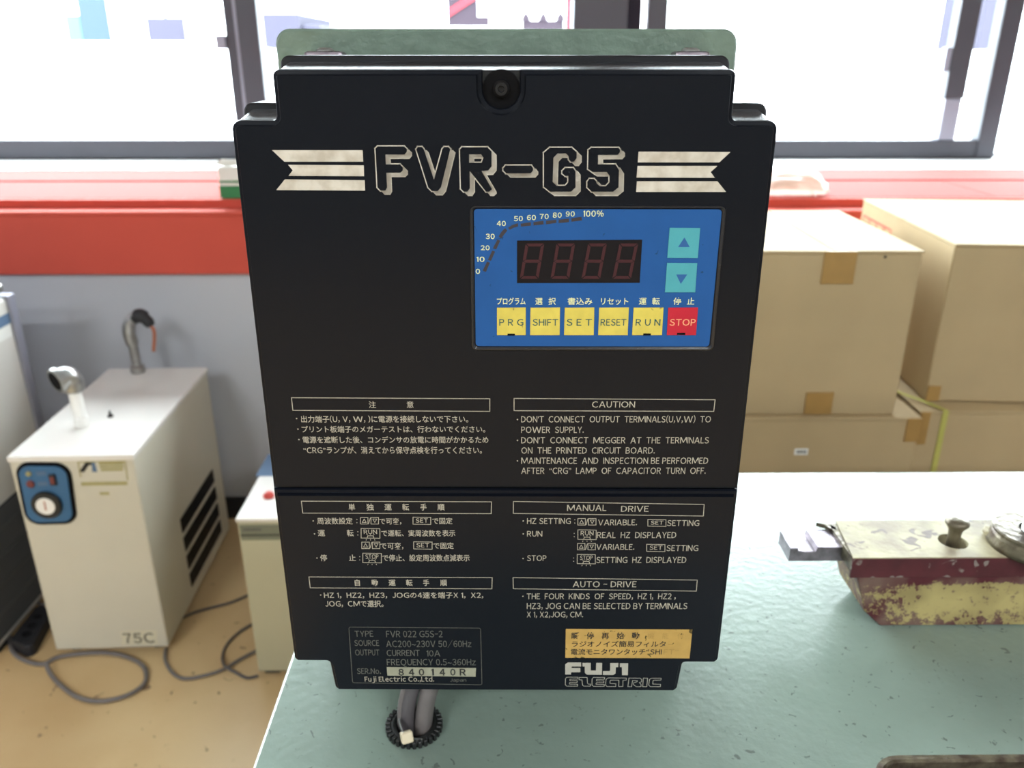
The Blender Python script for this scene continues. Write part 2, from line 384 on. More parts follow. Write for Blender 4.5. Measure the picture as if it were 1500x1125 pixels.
# outdoors: pale yard and a white building with panels and vehicles in front
struct('ground', B(-30, 30, YG+.25, 40, -.3, -.1), M['concrete'])
bl = root('building', (0, 14, -.1), 'white building across the bright yard seen through the windows', 'building')
link('wall', B(-14, 14, 14, 17, -.1, 3.6), M['facade'], bl)
for a in range(-6, 7):
    link('gutter_pipe', tube([(a*2.15+.9, 13.93, 0), (a*2.15+.9, 13.93, 3.55)], .05, 8, sm=0), M['facade'], bl)
def outbox(name, p0, p1, y, dep, mat, label, cat, parts=None):
    a = ony(*p0, y); b = ony(*p1, y)
    r = root(name, ((a.x+b.x)/2, y, min(a.z, b.z)), label, cat)
    link('panel', B(min(a.x, b.x), max(a.x, b.x), y, y+dep, min(a.z, b.z), max(a.z, b.z), .01), mat, r)
    return r, a, b
r, a, b = outbox('signboard', (122, 60), (146, -40), 13.4, .06, M['outblue'], 'pale blue sign on the building, seen in the left window', 'sign')
link('side_panel', B(a.x-.22, a.x-.01, 13.42, 13.46, a.z, a.z+.35), M['outcyan'], r)
link('bracket', B(a.x+.02, a.x+.06, 13.46, 13.6, a.z+.1, a.z+.2), M['alu'], r)
r, a, b = outbox('notice_board', (218, 60), (267, 26), 13.4, .08, M['outlav'], 'lavender notice board hung on the white building', 'board')
link('hanger', B((a.x+b.x)/2-.02, (a.x+b.x)/2+.02, 13.44, 13.5, b.z, b.z+.3), M['alu'], r)
r, a, b = outbox('shutter_box', (1432, 73), (1470, -30), 12.3, 1.2, M['outlav'], 'lavender cabinet against the building, seen beside the right stile', 'cabinet')
link('top_panel', B(a.x-.05, b.x+.05, 12.25, 13.5, b.z, b.z+.05), M['alul'], r)
r, a, b = outbox('parked_van', (388, 70), (436, 20), 11.5, 2.2, M['outlav'], 'pale van parked outside behind the left window stile', 'van')
link('cab', B(b.x, b.x+.25, 11.6, 13.5, a.z, a.z+.28, .04), M['outlav'], r)
link('skirt', B(a.x, b.x+.2, 11.6, 13.6, -.02+.3, a.z, .03), M['facade'], r)
for wx in (a.x+.1, b.x):
    link('wheel', lathe([(.1, -.06), (.28, -.06), (.3, -.03), (.3, .03), (.28, .06), (.1, .06)], (wx, 11.75, .2), 20, axis='y'), M['rubber'], r)
r, a, b = outbox('striped_panel', (656, 38), (699, -30), 12.5, .12, M['outmauve'], 'grey panel with a red diagonal stripe above the green plate', 'panel')
p = [ony(656, 26, 12.49), ony(656, 14, 12.49), ony(699, -14, 12.49), ony(699, -2, 12.49)]
link('stripe', prism_y([(q.x, q.z) for q in p], 12.47, 12.495), M['redout'], r)
link('foot', B(b.x-.02, b.x+.16, 12.5, 12.6, a.z, a.z+.12, .01), M['outmauve'], r)
link('post', B(a.x+.1, a.x+.18, 12.52, 12.6, -.1, a.z), M['facade'], r)
r, a, b = outbox('low_fence', (765, 44), (826, 30), 12.5, .06, M['outmauve'], 'low mauve fence outside beside a red post', 'fence')
link('post', B(b.x+.03, b.x+.20, 12.5, 12.6, -.1, b.z+.8, .01), M['redout'], r)
for k in range(3):
    link('finial', lathe([(.07, 0), (.05, .06), (.0, .13)], (a.x+.05+k*.24, 12.53, b.z-.005), 12), M['outmauve'], r)
link('base_panel', B(a.x, b.x, 12.52, 12.55, -.1, a.z), M['facade'], r)

# ------------------------------------------------------------------ green machine table
TZ = .80
tb = root('machine_table', (.4, .4, 0), 'pale green painted machine table with hammered surface carrying the black inverter', 'table')
HC = onz(607, 1067, TZ); HR = .0125
hole = [(HC.x+HR*cos(2*pi*k/28), HC.y+HR*sin(2*pi*k/28)) for k in range(28)]
sl = [onz(1281, 1126, TZ), onz(1330, 1111, TZ)]
slot = round_poly([(sl[0].x, .20), (.52, .20), (.52, sl[1].y), (sl[0].x, sl[1].y)], .017, 6)
outer = round_poly([(-.142, .06), (1.35, .06), (1.35, .70), (-.142, .70)], .006, 3)
bm = bmesh.new()
ins = inset(outer, .002)
loops = [ins, hole, slot]
flat = [Vector((x, y, TZ)) for lp in loops for x, y in lp]
vs = [bm.verts.new(v) for v in flat]
for tr in tessellate_polygon([[Vector((x, y, 0)) for x, y in lp] for lp in loops]):
    bm.faces.new([vs[i] for i in tr])
def skirt_ring(top, pts2, z, ):
    ring = [bm.verts.new((x, y, z)) for x, y in pts2]
    for i in range(len(top)):
        bm.faces.new((top[i], top[(i+1) % len(top)], ring[(i+1) % len(ring)], ring[i]))
    return ring
n0 = len(ins); n1_ = len(hole)
o1 = skirt_ring(vs[:n0], inset(outer, .0006), TZ-.0006); o2 = skirt_ring(o1, outer, TZ-.002); o3 = skirt_ring(o2, outer, TZ-.04)
skirt_ring(vs[n0:n0+n1_], hole, TZ-.04)
k1 = skirt_ring(vs[n0+n1_:], inset(slot, .0008), TZ-.001); skirt_ring(k1, inset(slot, .001), TZ-.04)
bmesh.ops.recalc_face_normals(bm, faces=bm.faces[:])
for f in bm.faces:
    if abs(f.normal.z) > .9 and f.normal.z < 0: f.normal_flip()
link('tabletop', bm, M['table'], tb)
link('bed', B(-.11, 1.3, .09, .66, .10, TZ-.04, .01), M['dark'], tb)
link('plinth', B(-.09, 1.28, .12, .62, 0, .10, .004), M['gasket'], tb)
# slot liner
link('slot_rim', loft([[(x, y, z) for x, y in inset(slot, d)] for d, z in ((-.0022, TZ+.0002), (.0008, TZ+.0002), (.0016, TZ-.0015), (.0018, TZ-.039))], cap0=False, cap1=False), M['rusty'], tb)

# rubber ribbed grommet in the hole
gr = root('cable_grommet', (HC.x, HC.y, TZ), 'black ribbed rubber grommet ring around the cable hole in the table', 'grommet')
link('ring', lathe([(.0105, -.006), (.0105, .0035), (.0120, .0045), (.0140, .004), (.0150, .0004), (.0122, .0002), (.0122, -.006)], HC, 48), M['rubber'], gr, smooth=True)
for k in range(30):
    a = 2*pi*k/30
    b_ = B(.0138, .0168, -.00105, .00105, .0003, .0050, .0004, seg=1)
    b_.transform(Matrix.Translation(HC) @ Matrix.Rotation(a, 4, 'Z'))
    link('tooth', b_, M['rubber'], gr)

# mounting plate (column) behind the inverter
mp = root('mounting_plate', (0, .465, TZ), 'upright green painted plate with rounded top corners behind the black inverter', 'mounting plate')
zt = ony(740, 42, .452).z; xa, xb = ony(404, 70, .452).x, ony(1080, 70, .452).x
link('plate', prism_y(round_poly([(xa, TZ), (xb, TZ), (xb, zt), (xa, zt)], [0, 0, .0075, .0075], 8), .452, .480, .0012), M['green'], mp)
for px0, px1 in ((444, 502), (988, 1042)):
    A = ony(px0, 84, .438); Bq = ony(px1, 75, .438)
    link('mounting_lug', B(A.x, Bq.x, .4375, .4515, A.z-.006, Bq.z, .002), M['steel'], mp)
    link('lug_screw', lathe([(.0045, 0), (.0045, .0012), (.003, .0022)], ((A.x+Bq.x)/2, .4440, Bq.z-.0005), 16), M['zinc'], mp)

# ------------------------------------------------------------------ the inverter
RZ = radians(-.85); UD = .314; ZB = .8855
inv = root('inverter', (0, UD, ZB), 'black motor drive inverter with printed instructions and a blue control panel', 'inverter', rz=RZ)
_n = Vector((-sin(RZ), cos(RZ), 0))
def face(px, py):
    r = ray(px, py); t = (_n.y*UD)/(_n.x*r.x+_n.y*r.y); p = r*t
    return (cos(RZ)*p.x + sin(RZ)*(p.y-UD), p.z + CAMZ - ZB)
zN, zT = 1.1478-ZB, 1.1652-ZB                      # side shoulders, top
zn, zm = .9026-ZB, .9956-ZB                        # lower shoulders, seam between the covers
rr = .0026
recx, recz = face(734, 131)
# ridge outlines, counter-clockwise seen from the viewer (x right, z up)
U_ = .0067
top_pts = [(-.1005, zm), (.1005, zm), (.1000, zN), (.0831, zN), (.0831, zT), (recx+U_, zT)] \
    + [(recx+.0067*cos(a), recz+.0067*sin(a)) for a in [radians(-k*180/16) for k in range(17)]] \
    + [(recx-U_, zT), (-.0831, zT), (-.0831, zN), (-.1000, zN)]
top_r = [0, 0, rr+.001, .0016, rr, 0] + [0]*17 + [0, rr, .0016, rr+.001]
low_pts = [(-.0822, 0), (.0822, 0), (.0838, zn), (.1004, zn), (.1006, zm-.0006), (-.1006, zm-.0006), (-.1004, zn), (-.0838, zn)]
low_r = [rr, rr, .0016, rr, 0, 0, rr, .0016]
def cover(pts, rads, y_back):
    P = round_poly(pts, rads, 6)
    prof = [(.0022, 0), (.00212, .0001), (.00172, .0019), (.0005, .0021), (.0003, .0023), (0, .0034), (0, y_back)]
    return loft([[(x, y, z) for x, z in inset(P, d)] for d, y in prof])
fc = link('front_cover', cover(top_pts, top_r, .0052), M['black'], inv, world=False)
full = [(-.0822, .0006), (.0822, .0006), (.0838, zn+.0006), (.1001, zn+.0006), (.0996, zN-.0006), (.0827, zN-.0006), (.0827, zT-.0004),
        (-.0827, zT-.0004), (-.0827, zN-.0006), (-.0996, zN-.0006), (-.1001, zn+.0006), (-.0838, zn+.0006)]
rf = [rr, rr, .0016, rr, rr, .0016, rr, rr, .0016, rr, rr, .0016]
neck = [(-.0800, .0040), (.0800, .0040), (.0828, zn+.004), (.0985, zn+.004), (.0985, zN+.0028), (.0826, zN+.0028), (.0826, zT+.0023),
        (-.0826, zT+.0023), (-.0826, zN+.0028), (-.0985, zN+.0028), (-.0985, zn+.004), (-.0828, zn+.004)]
link('cover_skirt', loft([[(x, y, z) for x, z in round_poly(q_, rf, 6)] for q_, y in ((full, .0053), (neck, .0199))]), M['black2'], inv, world=False)
# body behind, standing slightly higher than the cover
zB1, zB2 = 1.1528-ZB, 1.1697-ZB
body = [(-.080, .004), (.080, .004), (.080, .022), (.0985, .022), (.1004, zB1), (.0845, zB1), (.0845, zB2),
        (-.0845, zB2), (-.0845, zB1), (-.1004, zB1), (-.0985, .022), (-.080, .022)]
link('body', prism_y(round_poly(body, [rr, rr, .0016, rr, rr+.001, .0016, rr+.001, rr+.001, .0016, rr+.001, rr, .0016], 6), .0196, .122, .0006), M['black2'], inv, world=False)
lc = link('terminal_cover', cover(low_pts, low_r, .0052), M['black'], inv, world=False)
# cover screw down in its recess
link('screw_recess_shade', lathe([(.0001, .0051), (.0068, .0051), (.0068, .0049), (.0001, .0049)], (recx, 0, recz), 28, axis='y'), M['recess'], inv, world=False)  # near-black disc puts the recess's shade into its colour
link('cover_screw', lathe([(.0030, 0.0050), (.0030, .0030), (.0022, .0022), (.0012, .0022), (.0010, .0034), (.0008, .0034)], (recx, 0, recz), 20, axis='y'), M['dark'], inv, world=False)
# rear ventilation fins of the heat sink (below the neck, seen from the side)
for k in range(9):
    link('cooling_fin', B(-.072+k*.018-.001, -.072+k*.018+.001, .1219, .1340, .02, .24), M['dark'], inv, world=False)

# --- flat print ------------------------------------------------------
FXW = {'M': 1.28, 'W': 1.38, 'N': 1.08, 'O': 1.15, 'Q': 1.12, 'C': 1.1, 'G': 1.12, 'D': 1.08, 'E': .96, 'F': .95, 'L': .92, 'J': .9, 'A': 1.08, 'V': 1.08, '-': .6, '/': .75, 'm': 1.2, 'w': 1.2}
_GL = {}
def glyph(ch, bold):
    """filled outline of one character (full-width forms give the plain grotesque letters)"""
    k = (ch, bold)
    if k not in _GL:
        if ch in 'I1':   # plain bar, and a bar with a flag
            h = bold; co = [Vector(q_+(0,)) for q_ in ([(-h, -h), (.09+h, -h), (.09+h, .735+h), (-h, .735+h)] if ch == 'I' else [(.13-h, -h), (.22+h, -h), (.22+h, .735+h), (.15, .735+h), (.0, .61), (.02, .54), (.13-h, .60)])]
            fa = [(0, 1, 2, 3)] if ch == 'I' else [(0, 1, 2, 3, 6), (3, 4, 5, 6)]
            _GL[k] = (co, fa, min(c.x for c in co), max(c.x for c in co)); return _GL[k]
        c2 = chr(ord(ch)+0xFEE0) if '!' <= ch <= '~' and ch not in "'~" else ch
        cu = bpy.data.curves.new('t', 'FONT'); cu.body = c2; cu.resolution_u = 2; cu.offset = bold
        ob = bpy.data.objects.new('t', cu); COL.objects.link(ob)
        me = bpy.data.meshes.new_from_object(ob.evaluated_get(bpy.context.evaluated_depsgraph_get()))
        bpy.data.objects.remove(ob); bpy.data.curves.remove(cu)
        co = [v.co.copy() for v in me.vertices]; fa = [tuple(p_.vertices) for p_ in me.polygons]
        bpy.data.meshes.remove(me)
        xs = [c.x for c in co]; _GL[k] = (co, fa, min(xs), max(xs))
    return _GL[k]
class Print:
    def __init__(s, y=-.00005): s.bm = bmesh.new(); s.y = y
    def poly(s, pts, loops=None):
        L = [pts] + (loops or [])
        vs = [s.bm.verts.new((x, s.y, z)) for lp in L for x, z in lp]
        for t in tessellate_polygon([[Vector((x, z, 0)) for x, z in lp] for lp in L]):
            try: s.bm.faces.new([vs[i] for i in t])
            except ValueError: pass
    def ppoly(s, pts): s.poly([face(*p) for p in pts])
    def line(s, a, b, w):      # local coordinates
        a = Vector(a); b = Vector(b); d = (b-a)
        if d.length < 1e-9: return
        d.normalize(); n = Vector((-d.y, d.x))*w/2; e = d*w*.45
        s.poly([tuple(a-e+n), tuple(a-e-n), tuple(b+e-n), tuple(b+e+n)])
    def stroke(s, pts, w, closed=True):
        P = [face(*p) for p in pts]
        for i in range(len(P) if closed else len(P)-1): s.line(P[i], P[(i+1) % len(P)], w)
    def text(s, st, x0, x1, y0, y1, jp=False, bold=0.0):
        """fit the ink of st between photo columns x0..x1, glyph height between rows y0 (top) and y1 (base)"""
        pen = 0; placed = []
        for ch in st:
            if ch in ' \u3000': pen += .30 if ch == ' ' else 1.0; continue
            wide = ord(ch) > 0x2fff
            co, fa, mn, mxx = glyph(ch, bold)
            fx = 1 if wide else FXW.get(ch, 1)
            if fx != 1: co = [Vector((c.x*fx, c.y, 0)) for c in co]; mn *= fx; mxx *= fx
            if wide: placed.append((co, fa, pen)); pen += 1.0
            else: placed.append((co, fa, pen-mn+.055)); pen += mxx-mn+.11
        if not placed: return
        lo = min(min(c.x for c in co)+o for co, fa, o in placed); hi = max(max(c.x for c in co)+o for co, fa, o in placed)
        A = face(x0, y1); C_ = face(x1, y1); T = face((x0+x1)/2, y0); Bb = face((x0+x1)/2, y1)
        kx = (C_[0]-A[0])/(hi-lo)
        base, cap = (-.075, .90) if jp else (0, .735)
        kz = (T[1]-Bb[1])/cap; zoff = -base*kz if jp else 0
        for co, fa, o in placed:
            vs = []
            for c in co:
                u = (c.x+o-lo)*kx
                vs.append(s.bm.verts.new((A[0]+u, s.y, A[1]+(C_[1]-A[1])*u/max(1e-9, C_[0]-A[0])+zoff+c.y*kz)))
            for f in fa:
                try: s.bm.faces.new([vs[k] for k in f])
                except ValueError: pass
    def chars(s, items, y0, y1, **k):
        for ch, a, b in items: s.text(ch, a, b, y0, y1, **k)
    def dot(s, px, py, r=1.3):
        c = face(px, py); q = r*.000253
        s.poly([(c[0]+q*cos(a*pi/4), c[1]+q*sin(a*pi/4)) for a in range(8)])
    def done(s, name, mat, parent, label=None): return link(name, s.bm, mat, parent, world=False, label=label)
PXM = .000255   # metres per photo pixel on the face, about
LW = 1.25*PXM
def zf(ox, oy, sc): return lambda pts: [(ox+x/sc, oy+y/sc) for x, y in pts]
# big drop-shadow logo
zA, zBz = zf(540, 205, 7.5), zf(730, 205, 7.5)
LET = [
 (zA, [(75,95),(100,70),(390,70),(420,100),(420,130),(395,160),(185,160),(190,268),(345,268),(375,300),(375,335),(350,360),(195,360),(203,520),(185,555),(130,555),(97,520)], None),
 (zA, [(523,103),(540,77),(585,77),(605,100),(718,435),(810,100),(830,77),(875,77),(898,100),(795,520),(760,560),(695,560),(655,520)], None),
 (zA, [(1003,105),(1025,80),(1305,80),(1350,125),(1350,290),(1315,335),(1240,340),(1350,530),(1350,545),(1325,568),(1290,568),(1260,530),(1110,340),(1112,530),(1085,568),(1045,568),(1013,535)], [(1105,158),(1235,158),(1262,195),(1240,250),(1105,250)]),
 (zBz, [(55,310),(80,280),(360,280),(382,310),(382,335),(355,365),(85,365),(55,335)], None),
 (zBz, [(500,140),(565,85),(805,85),(860,135),(860,200),(830,238),(795,238),(775,215),(770,175),(740,148),(650,148),(605,195),(597,460),(640,503),(735,503),(768,465),(768,395),(735,395),(703,368),(703,340),(735,307),(820,307),(848,345),(848,520),(800,568),(568,568),(500,515)], None),
 (zBz, [(990,110),(1020,86),(1320,86),(1335,105),(1335,135),(1310,163),(1095,165),(1095,268),(1285,268),(1325,330),(1320,520),(1260,568),(1025,568),(977,520),(977,460),(1000,427),(1050,427),(1075,455),(1080,475),(1115,508),(1180,508),(1220,465),(1220,390),(1190,352),(1035,352),(985,318)], None)]
lg = Print(-.00005); lk = Print(-.00010)
sh = (50, 42)
for z_, pts, hl in LET:
    for lp in [pts] + ([hl] if hl else []):
        a = [face(*p) for p in z_(lp)]; b_ = [face(*p) for p in z_([(x+sh[0], y+sh[1]) for x, y in lp])]
        for i in range(len(a)):
            j = (i+1) % len(a)
            lg.poly([a[i], a[j], b_[j], b_[i]])
            lg.line(a[i], a[j], 3.0*PXM); lg.line(b_[i], b_[j], 1.6*PXM)
    lg.poly([face(*p) for p in z_([(x+sh[0], y+sh[1]) for x, y in pts])], [[face(*p) for p in z_([(x+sh[0], y+sh[1]) for x, y in hl])]] if hl else None)
    lk.poly([face(*p) for p in z_(pts)], [[face(*p) for p in z_(hl)]] if hl else None)
z1 = zf(320, 0, 3.75); z2 = zf(720, 0, 3.3333)
for q in ([(295,825),(792,825),(795,888),(362,888)], [(383,905),(798,908),(800,968),(385,966),(408,936)], [(365,985),(803,990),(806,1047),(318,1044)]): lg.poly([face(*p) for p in z1(q)])
for q in ([(718,740),(1167,742),(1112,793),(714,793)], [(713,810),(1103,810),(1070,840),(1090,868),(708,867)], [(710,885),(1103,885),(1145,937),(706,937)]): lg.poly([face(*p) for p in z2(q)])
lg.done('logo_lettering', M['logo'], fc, 'beige outlined lettering reading FVR-G5 between striped ribbons')
lk.done('logo_fill', M['black'], fc)
# caution blocks
def rect(p, a, b, c, d): p.stroke([a, b, c, d], LW)
p = Print(); rect(p, (427,582.5), (717.5,584), (717.5,602.5), (429,601))
p.chars([('注',540.5,551), ('意',596,606)], 588, 597.5, jp=True, bold=.006)
J = dict(jp=True, bold=.008)
p.text('出力端子(U, V, W, )に電源を接続しないで下さい。', 441.5, 686, 609, 618.8, **J)
p.text('プリント板端子のメガーテストは、行わないでください。', 442.5, 711, 624, 633.5, **J)
p.text('電源を遮断した後、コンデンサの放電に時間がかかるため', 444, 715.5, 639.5, 649, **J)
p.text('“CRG”ランプが、消えてから保守点検を行ってください。', 445, 706, 654.5, 664.5, **J)
for q in ((434.5,613),(436.5,628.5),(438,643.8)): p.dot(*q)
p.done('japanese_caution_text', M['print'], fc)
p = Print(); rect(p, (753,583.5), (1047.5,585.5), (1045.5,602.5), (753,601.5))
Bd = dict(bold=.004)
p.text('CAUTION', 867, 930, 588, 596.8, bold=.004)
for st, x1_, y_ in (("DON'T  CONNECT  OUTPUT  TERMINALS(U,V,W)  TO", 1041, 609.6), ('POWER  SUPPLY.', 855, 625), ("DON'T  CONNECT  MEGGER  AT  THE  TERMINALS", 1038, 640.3),
    ('ON  THE  PRINTED  CIRCUIT  BOARD.', 959, 655.3), ('MAINTENANCE  AND  INSPECTION BE PERFORMED', 1037, 670.3), ('AFTER  “CRG”  LAMP  OF  CAPACITOR  TURN  OFF.', 1033.5, 685)):
    p.text(st, 763.5, x1_, y_, y_+9, **Bd)
for y_ in (614.5, 645, 675): p.dot(758, y_)
p.done('caution_text', M['print'], fc)
def arrows(p, x, y, h=9.5, w=11):
    for i, up in enumerate((1, 0)):
        X = x + i*(w+4.5)
        p.stroke([(X, y), (X+w, y), (X+w, y+h), (X, y+h)], LW*.9)
        p.stroke([(X+2.6, y+h-2.2), (X+w-2.6, y+h-2.2), (X+w/2, y+2.2)] if up else [(X+2.6, y+2.2), (X+w-2.6, y+2.2), (X+w/2, y+h-2.2)], LW*.8)
    p.stroke([(x+w+1, y+h-.5), (x+w+3.6, y+.5)], LW*.9, False)
def keybox(p, st, x0, y0, x1, y1, lamp=False):
    p.stroke([(x0, y0), (x1, y0+.4), (x1, y1+.4), (x0, y1)], LW*.9)
    if not lamp: p.text(st, x0+4, x1-4, y0+2, y1-2.4, bold=.01); return
    p.text(st, x0+4, x1-4, y0+1.8, y0+8, bold=.006)
    m = (x0+x1)/2
    p.stroke([(m-5, y1+.2), (m-4, y1-3.2), (m+4, y1-3.2), (m+5, y1+.2)], LW*.9, False)
    for dx in (-6.5, 0, 6.5): p.stroke([(m+dx*.7, y1-4.6), (m+dx*.85, y1-5.6)], LW*.7, False); p.stroke([(m+dx*.9, y1+2), (m+dx, y1+3.4)], LW*.7, False)
def colon(p, x, y): p.dot(x, y-2.2, .9); p.dot(x, y+2.6, .9)
p = Print(); rect(p, (441.5,734), (720,735), (719.5,752.3), (443.5,751.5))
p.chars([('単',511,520.5), ('独',537,548), ('運',563.5,574), ('転',589.5,599.5), ('手',616,625), ('順',641,651.5)], 738, 747.5, jp=True, bold=.014)
p.text('周波数設定', 465, 517, 758.5, 767.8, **J); colon(p, 522.8, 763); arrows(p, 528, 758); p.text('で可変,', 556, 588, 759, 768, **J)
keybox(p, 'SET', 605, 757.5, 631, 767.8); p.text('で固定', 633.5, 663, 758.5, 767.6, **J)
p.chars([('運',466,476.5), ('転',508.5,518.3)], 776, 785.5, **J); colon(p, 524.2, 781); keybox(p, 'RUN', 529, 774, 556.5, 788, True)
p.text('で運転、実周波数を表示', 559, 667, 776.5, 785.6, **J)
arrows(p, 530, 794); p.text('で可変,', 557.5, 591, 795, 804.3, **J); keybox(p, 'SET', 606, 793.5, 633, 804); p.text('で固定', 635, 664.8, 794.8, 803.8, **J)
p.chars([('停',469.5,479.5), ('止',511.5,521.5)], 812.5, 821.8, **J); colon(p, 527, 817.5); keybox(p, 'STOP', 531.5, 810.3, 558.7, 824, True)
p.text('で停止、設定周波数点減表示', 560.5, 688, 812.5, 822, **J)
for q in ((458.8,763), (460.8,782), (464.3,817.3), (469.7,871.5)): p.dot(*q)
rect(p, (452.5,845), (721,846), (720.5,862.5), (454.5,861))
p.chars([('自',520,527.5), ('動',544.5,554), ('運',569.5,579.7), ('転',595,604.5), ('手',620,629), ('順',645,655)], 849, 858, jp=True, bold=.014)
p.text('HZ 1,  HZ2,  HZ3,  JOGの4速を端子X 1,  X2,', 475, 708, 867.3, 876.3, **J)
p.text('JOG,  CMで選択。', 477, 562, 879.6, 889, **J)
p.done('japanese_drive_text', M['print'], lc)
p = Print(); rect(p, (752,734.5), (1031.5,738.8), (1030.3,755.8), (752,752))
p.text('MANUAL', 830.5, 888, 739.6, 748.3, bold=.006); p.text('DRIVE', 909.5, 950, 741, 749.5, bold=.006)
p.text('HZ SETTING', 772, 836, 759, 767.3, **Bd); colon(p, 842, 763.5); arrows(p, 846.5, 759.5); p.text('VARIABLE.', 876, 933, 761, 769.3, **Bd)
keybox(p, 'SET', 949, 760.8, 975.5, 770.6); p.text('SETTING', 977, 1024, 762, 770.3, **Bd)
p.text('RUN', 772, 794.3, 777.8, 785.8, **Bd); colon(p, 841.2, 783.5); keybox(p, 'RUN', 846.5, 776, 873.3, 790, True); p.text('REAL  HZ  DISPLAYED', 874.5, 990.3, 779.3, 788, **Bd)
arrows(p, 846, 796, 9.3, 10.8); p.text('VARIABLE.', 873.5, 929, 797, 805.3, **Bd); keybox(p, 'SET', 947.3, 797.2, 974, 807.5); p.text('SETTING', 976, 1022.5, 798.6, 807, **Bd)
p.text('STOP', 772, 800.3, 813.5, 821.5, **Bd); colon(p, 840.3, 819.5); keybox(p, 'STOP', 845.5, 812, 872, 825.5, True); p.text('SETTING  HZ  DISPLAYED', 873.3, 1005, 815.8, 824.5, **Bd)
rect(p, (751.5,846), (1021.3,849.6), (1020,865.8), (752,862.3))
p.text('AUTO - DRIVE', 839, 932, 851.5, 860, bold=.006)
p.text('THE  FOUR  KINDS  OF  SPEED,  HZ 1,  HZ2 ,', 771.5, 989.5, 869.3, 877.6, **Bd)
p.text('HZ3, JOG CAN BE SELECTED BY TERMINALS', 771.7, 1006.5, 883.3, 892, **Bd)
p.text('X 1, X2,JOG, CM.', 771.7, 854, 896, 904.2, **Bd)
for q in ((766.5,763), (766.5,782), (766.3,818), (766,873.3)): p.dot(*q)
p.done('drive_text', M['print'], lc)
# name plate
p = Print()
cn = [(511,918.5), (704,920), (706,1003), (516.5,1000)]
loc = [face(*q) for q in cn]
rp_ = round_poly([loc[3], loc[2], loc[1], loc[0]], .0009, 4)
for i in range(len(rp_)): p.line(rp_[i], rp_[(i+1) % len(rp_)], LW*.8)
for st, a, b_, y0, y1 in (('TYPE',520,547,924,932.5), ('FVR 022 G5S-2',566,648.5,924,933.3), ('SOURCE',519.5,555.5,937.8,946), ('AC200~230V 50/60Hz',566,690.5,938.5,947.8),
    ('OUTPUT',520.5,556,951.5,960), ('CURRENT',566.7,615,952,960.8), ('10A',625,645,952.6,961.4), ('FREQUENCY 0.5~360Hz',567,697,965.3,974.4), ('SER.No.',523.3,558,979,987), ('Japan',659.5,683,993.8,998.3)):
    p.text(st, a, b_, y0, y1)
p.done('nameplate_text', M['dimprint'], lc)
p = Print(); p.text('Fuji Electric Co.,Ltd.', 534.5, 636, 991.3, 998.2, bold=.01); p.done('maker_text', M['print'], lc)
p = Print(-.00006); p.ppoly([(566.5,977), (697.3,978.3), (696.7,991.2), (567.5,989.5)]); sn = p.done('serial_label', M['silver'], lc, 'silver strip with a stamped serial number')
p = Print(-.00011)
for ch, a, b_ in (('8',584,592), ('4',599,607.2), ('0',613.5,621.8), ('1',631.5,636), ('4',644,652.3), ('0',659.5,667.5), ('R',673.5,683)): p.text(ch, a, b_, 979.8, 989, bold=.03)
p.done('serial_text', M['ink'], lc)
# ochre sticker
p = Print(-.00006); p.ppoly([(828.8,921), (1014.2,922), (1010,964.3), (828,963.5)]); p.done('option_sticker', M['sticker'], lc, 'ochre rectangular sticker with worn black writing')
p = Print(-.00012)
p.chars([('瞬',837,848), ('停',859,870), ('再',881,892), ('始',903,914), ('動',925,936.3)], 926.3, 935.8, jp=True, bold=.018)
p.text('ラジオノイズ簡易フィルタ', 837.5, 975, 939, 947.5, jp=True, bold=.012); p.text('電流モニタワンタッチ“SHI', 836, 969, 950.3, 959, jp=True, bold=.012)
p.done('sticker_text', M['ink'], lc)
p = Print(-.00012)
p.chars([('機',948,958), ('能',970,979), ('付',992,1001)], 927, 935.8, jp=True, bold=-.012); p.text('ー', 978, 984, 939.8, 947.8, jp=True); p.text('FT”', 972, 993, 951, 958.5, bold=-.01)
p.done('faded_sticker_text', pbr('faded_ink', srgb(150, 120, 62), .6), lc)
# maker's logo
zC = zf(820, 965, 9.375)
p = Print()
for q in ([(75,75),(110,50),(292,50),(292,105),(165,105),(160,125),(282,125),(282,183),(155,185),(155,215),(75,215)],
          [(312,55),(425,55),(425,160),(497,160),(500,55),(582,55),(578,220),(375,218),(345,195),(342,105),(312,105)],
          [(692,57),(805,57),(802,112),(770,115),(765,200),(735,222),(592,222),(592,168),(680,168),(692,160)],
          [(825,60),(938,60),(935,225),(855,225),(852,115),(825,112)]): p.poly([face(*k) for k in zC(q)])
E1 = [(78,270),(98,252),(250,252),(246,277),(140,279),(138,300),(240,300),(238,325),(134,325),(132,347),(245,349),(243,375),(98,375),(76,355)]
for q in (E1, [(265,255),(375,255),(380,335),(392,347),(422,347),(418,375),(330,375),(312,360),(305,290),(265,288)], [(x+366, y+3) for x, y in E1],
          [(628,360),(636,280),(662,262),(915,264),(912,293),(868,295),(866,380),(808,380),(812,293),(700,293),(690,303),(690,338),(770,342),(768,380),(650,380)],
          [(935,382),(950,264),(1105,266),(1125,285),(1122,315),(1092,326),(1115,350),(1115,382),(1050,382),(1010,352),(1012,330),(1060,315),(1065,300),(1000,297),(985,382)],
          [(1148,264),(1205,265),(1195,382),(1138,382)],
          [(1220,360),(1232,282),(1255,266),(1392,266),(1388,292),(1290,294),(1280,302),(1276,345),(1385,350),(1380,382),(1245,382)]): p.stroke(zC(q), 1.0*PXM)
p.done('maker_logo', M['outline'], lc, 'solid FUJI above outlined ELECTRIC lettering')

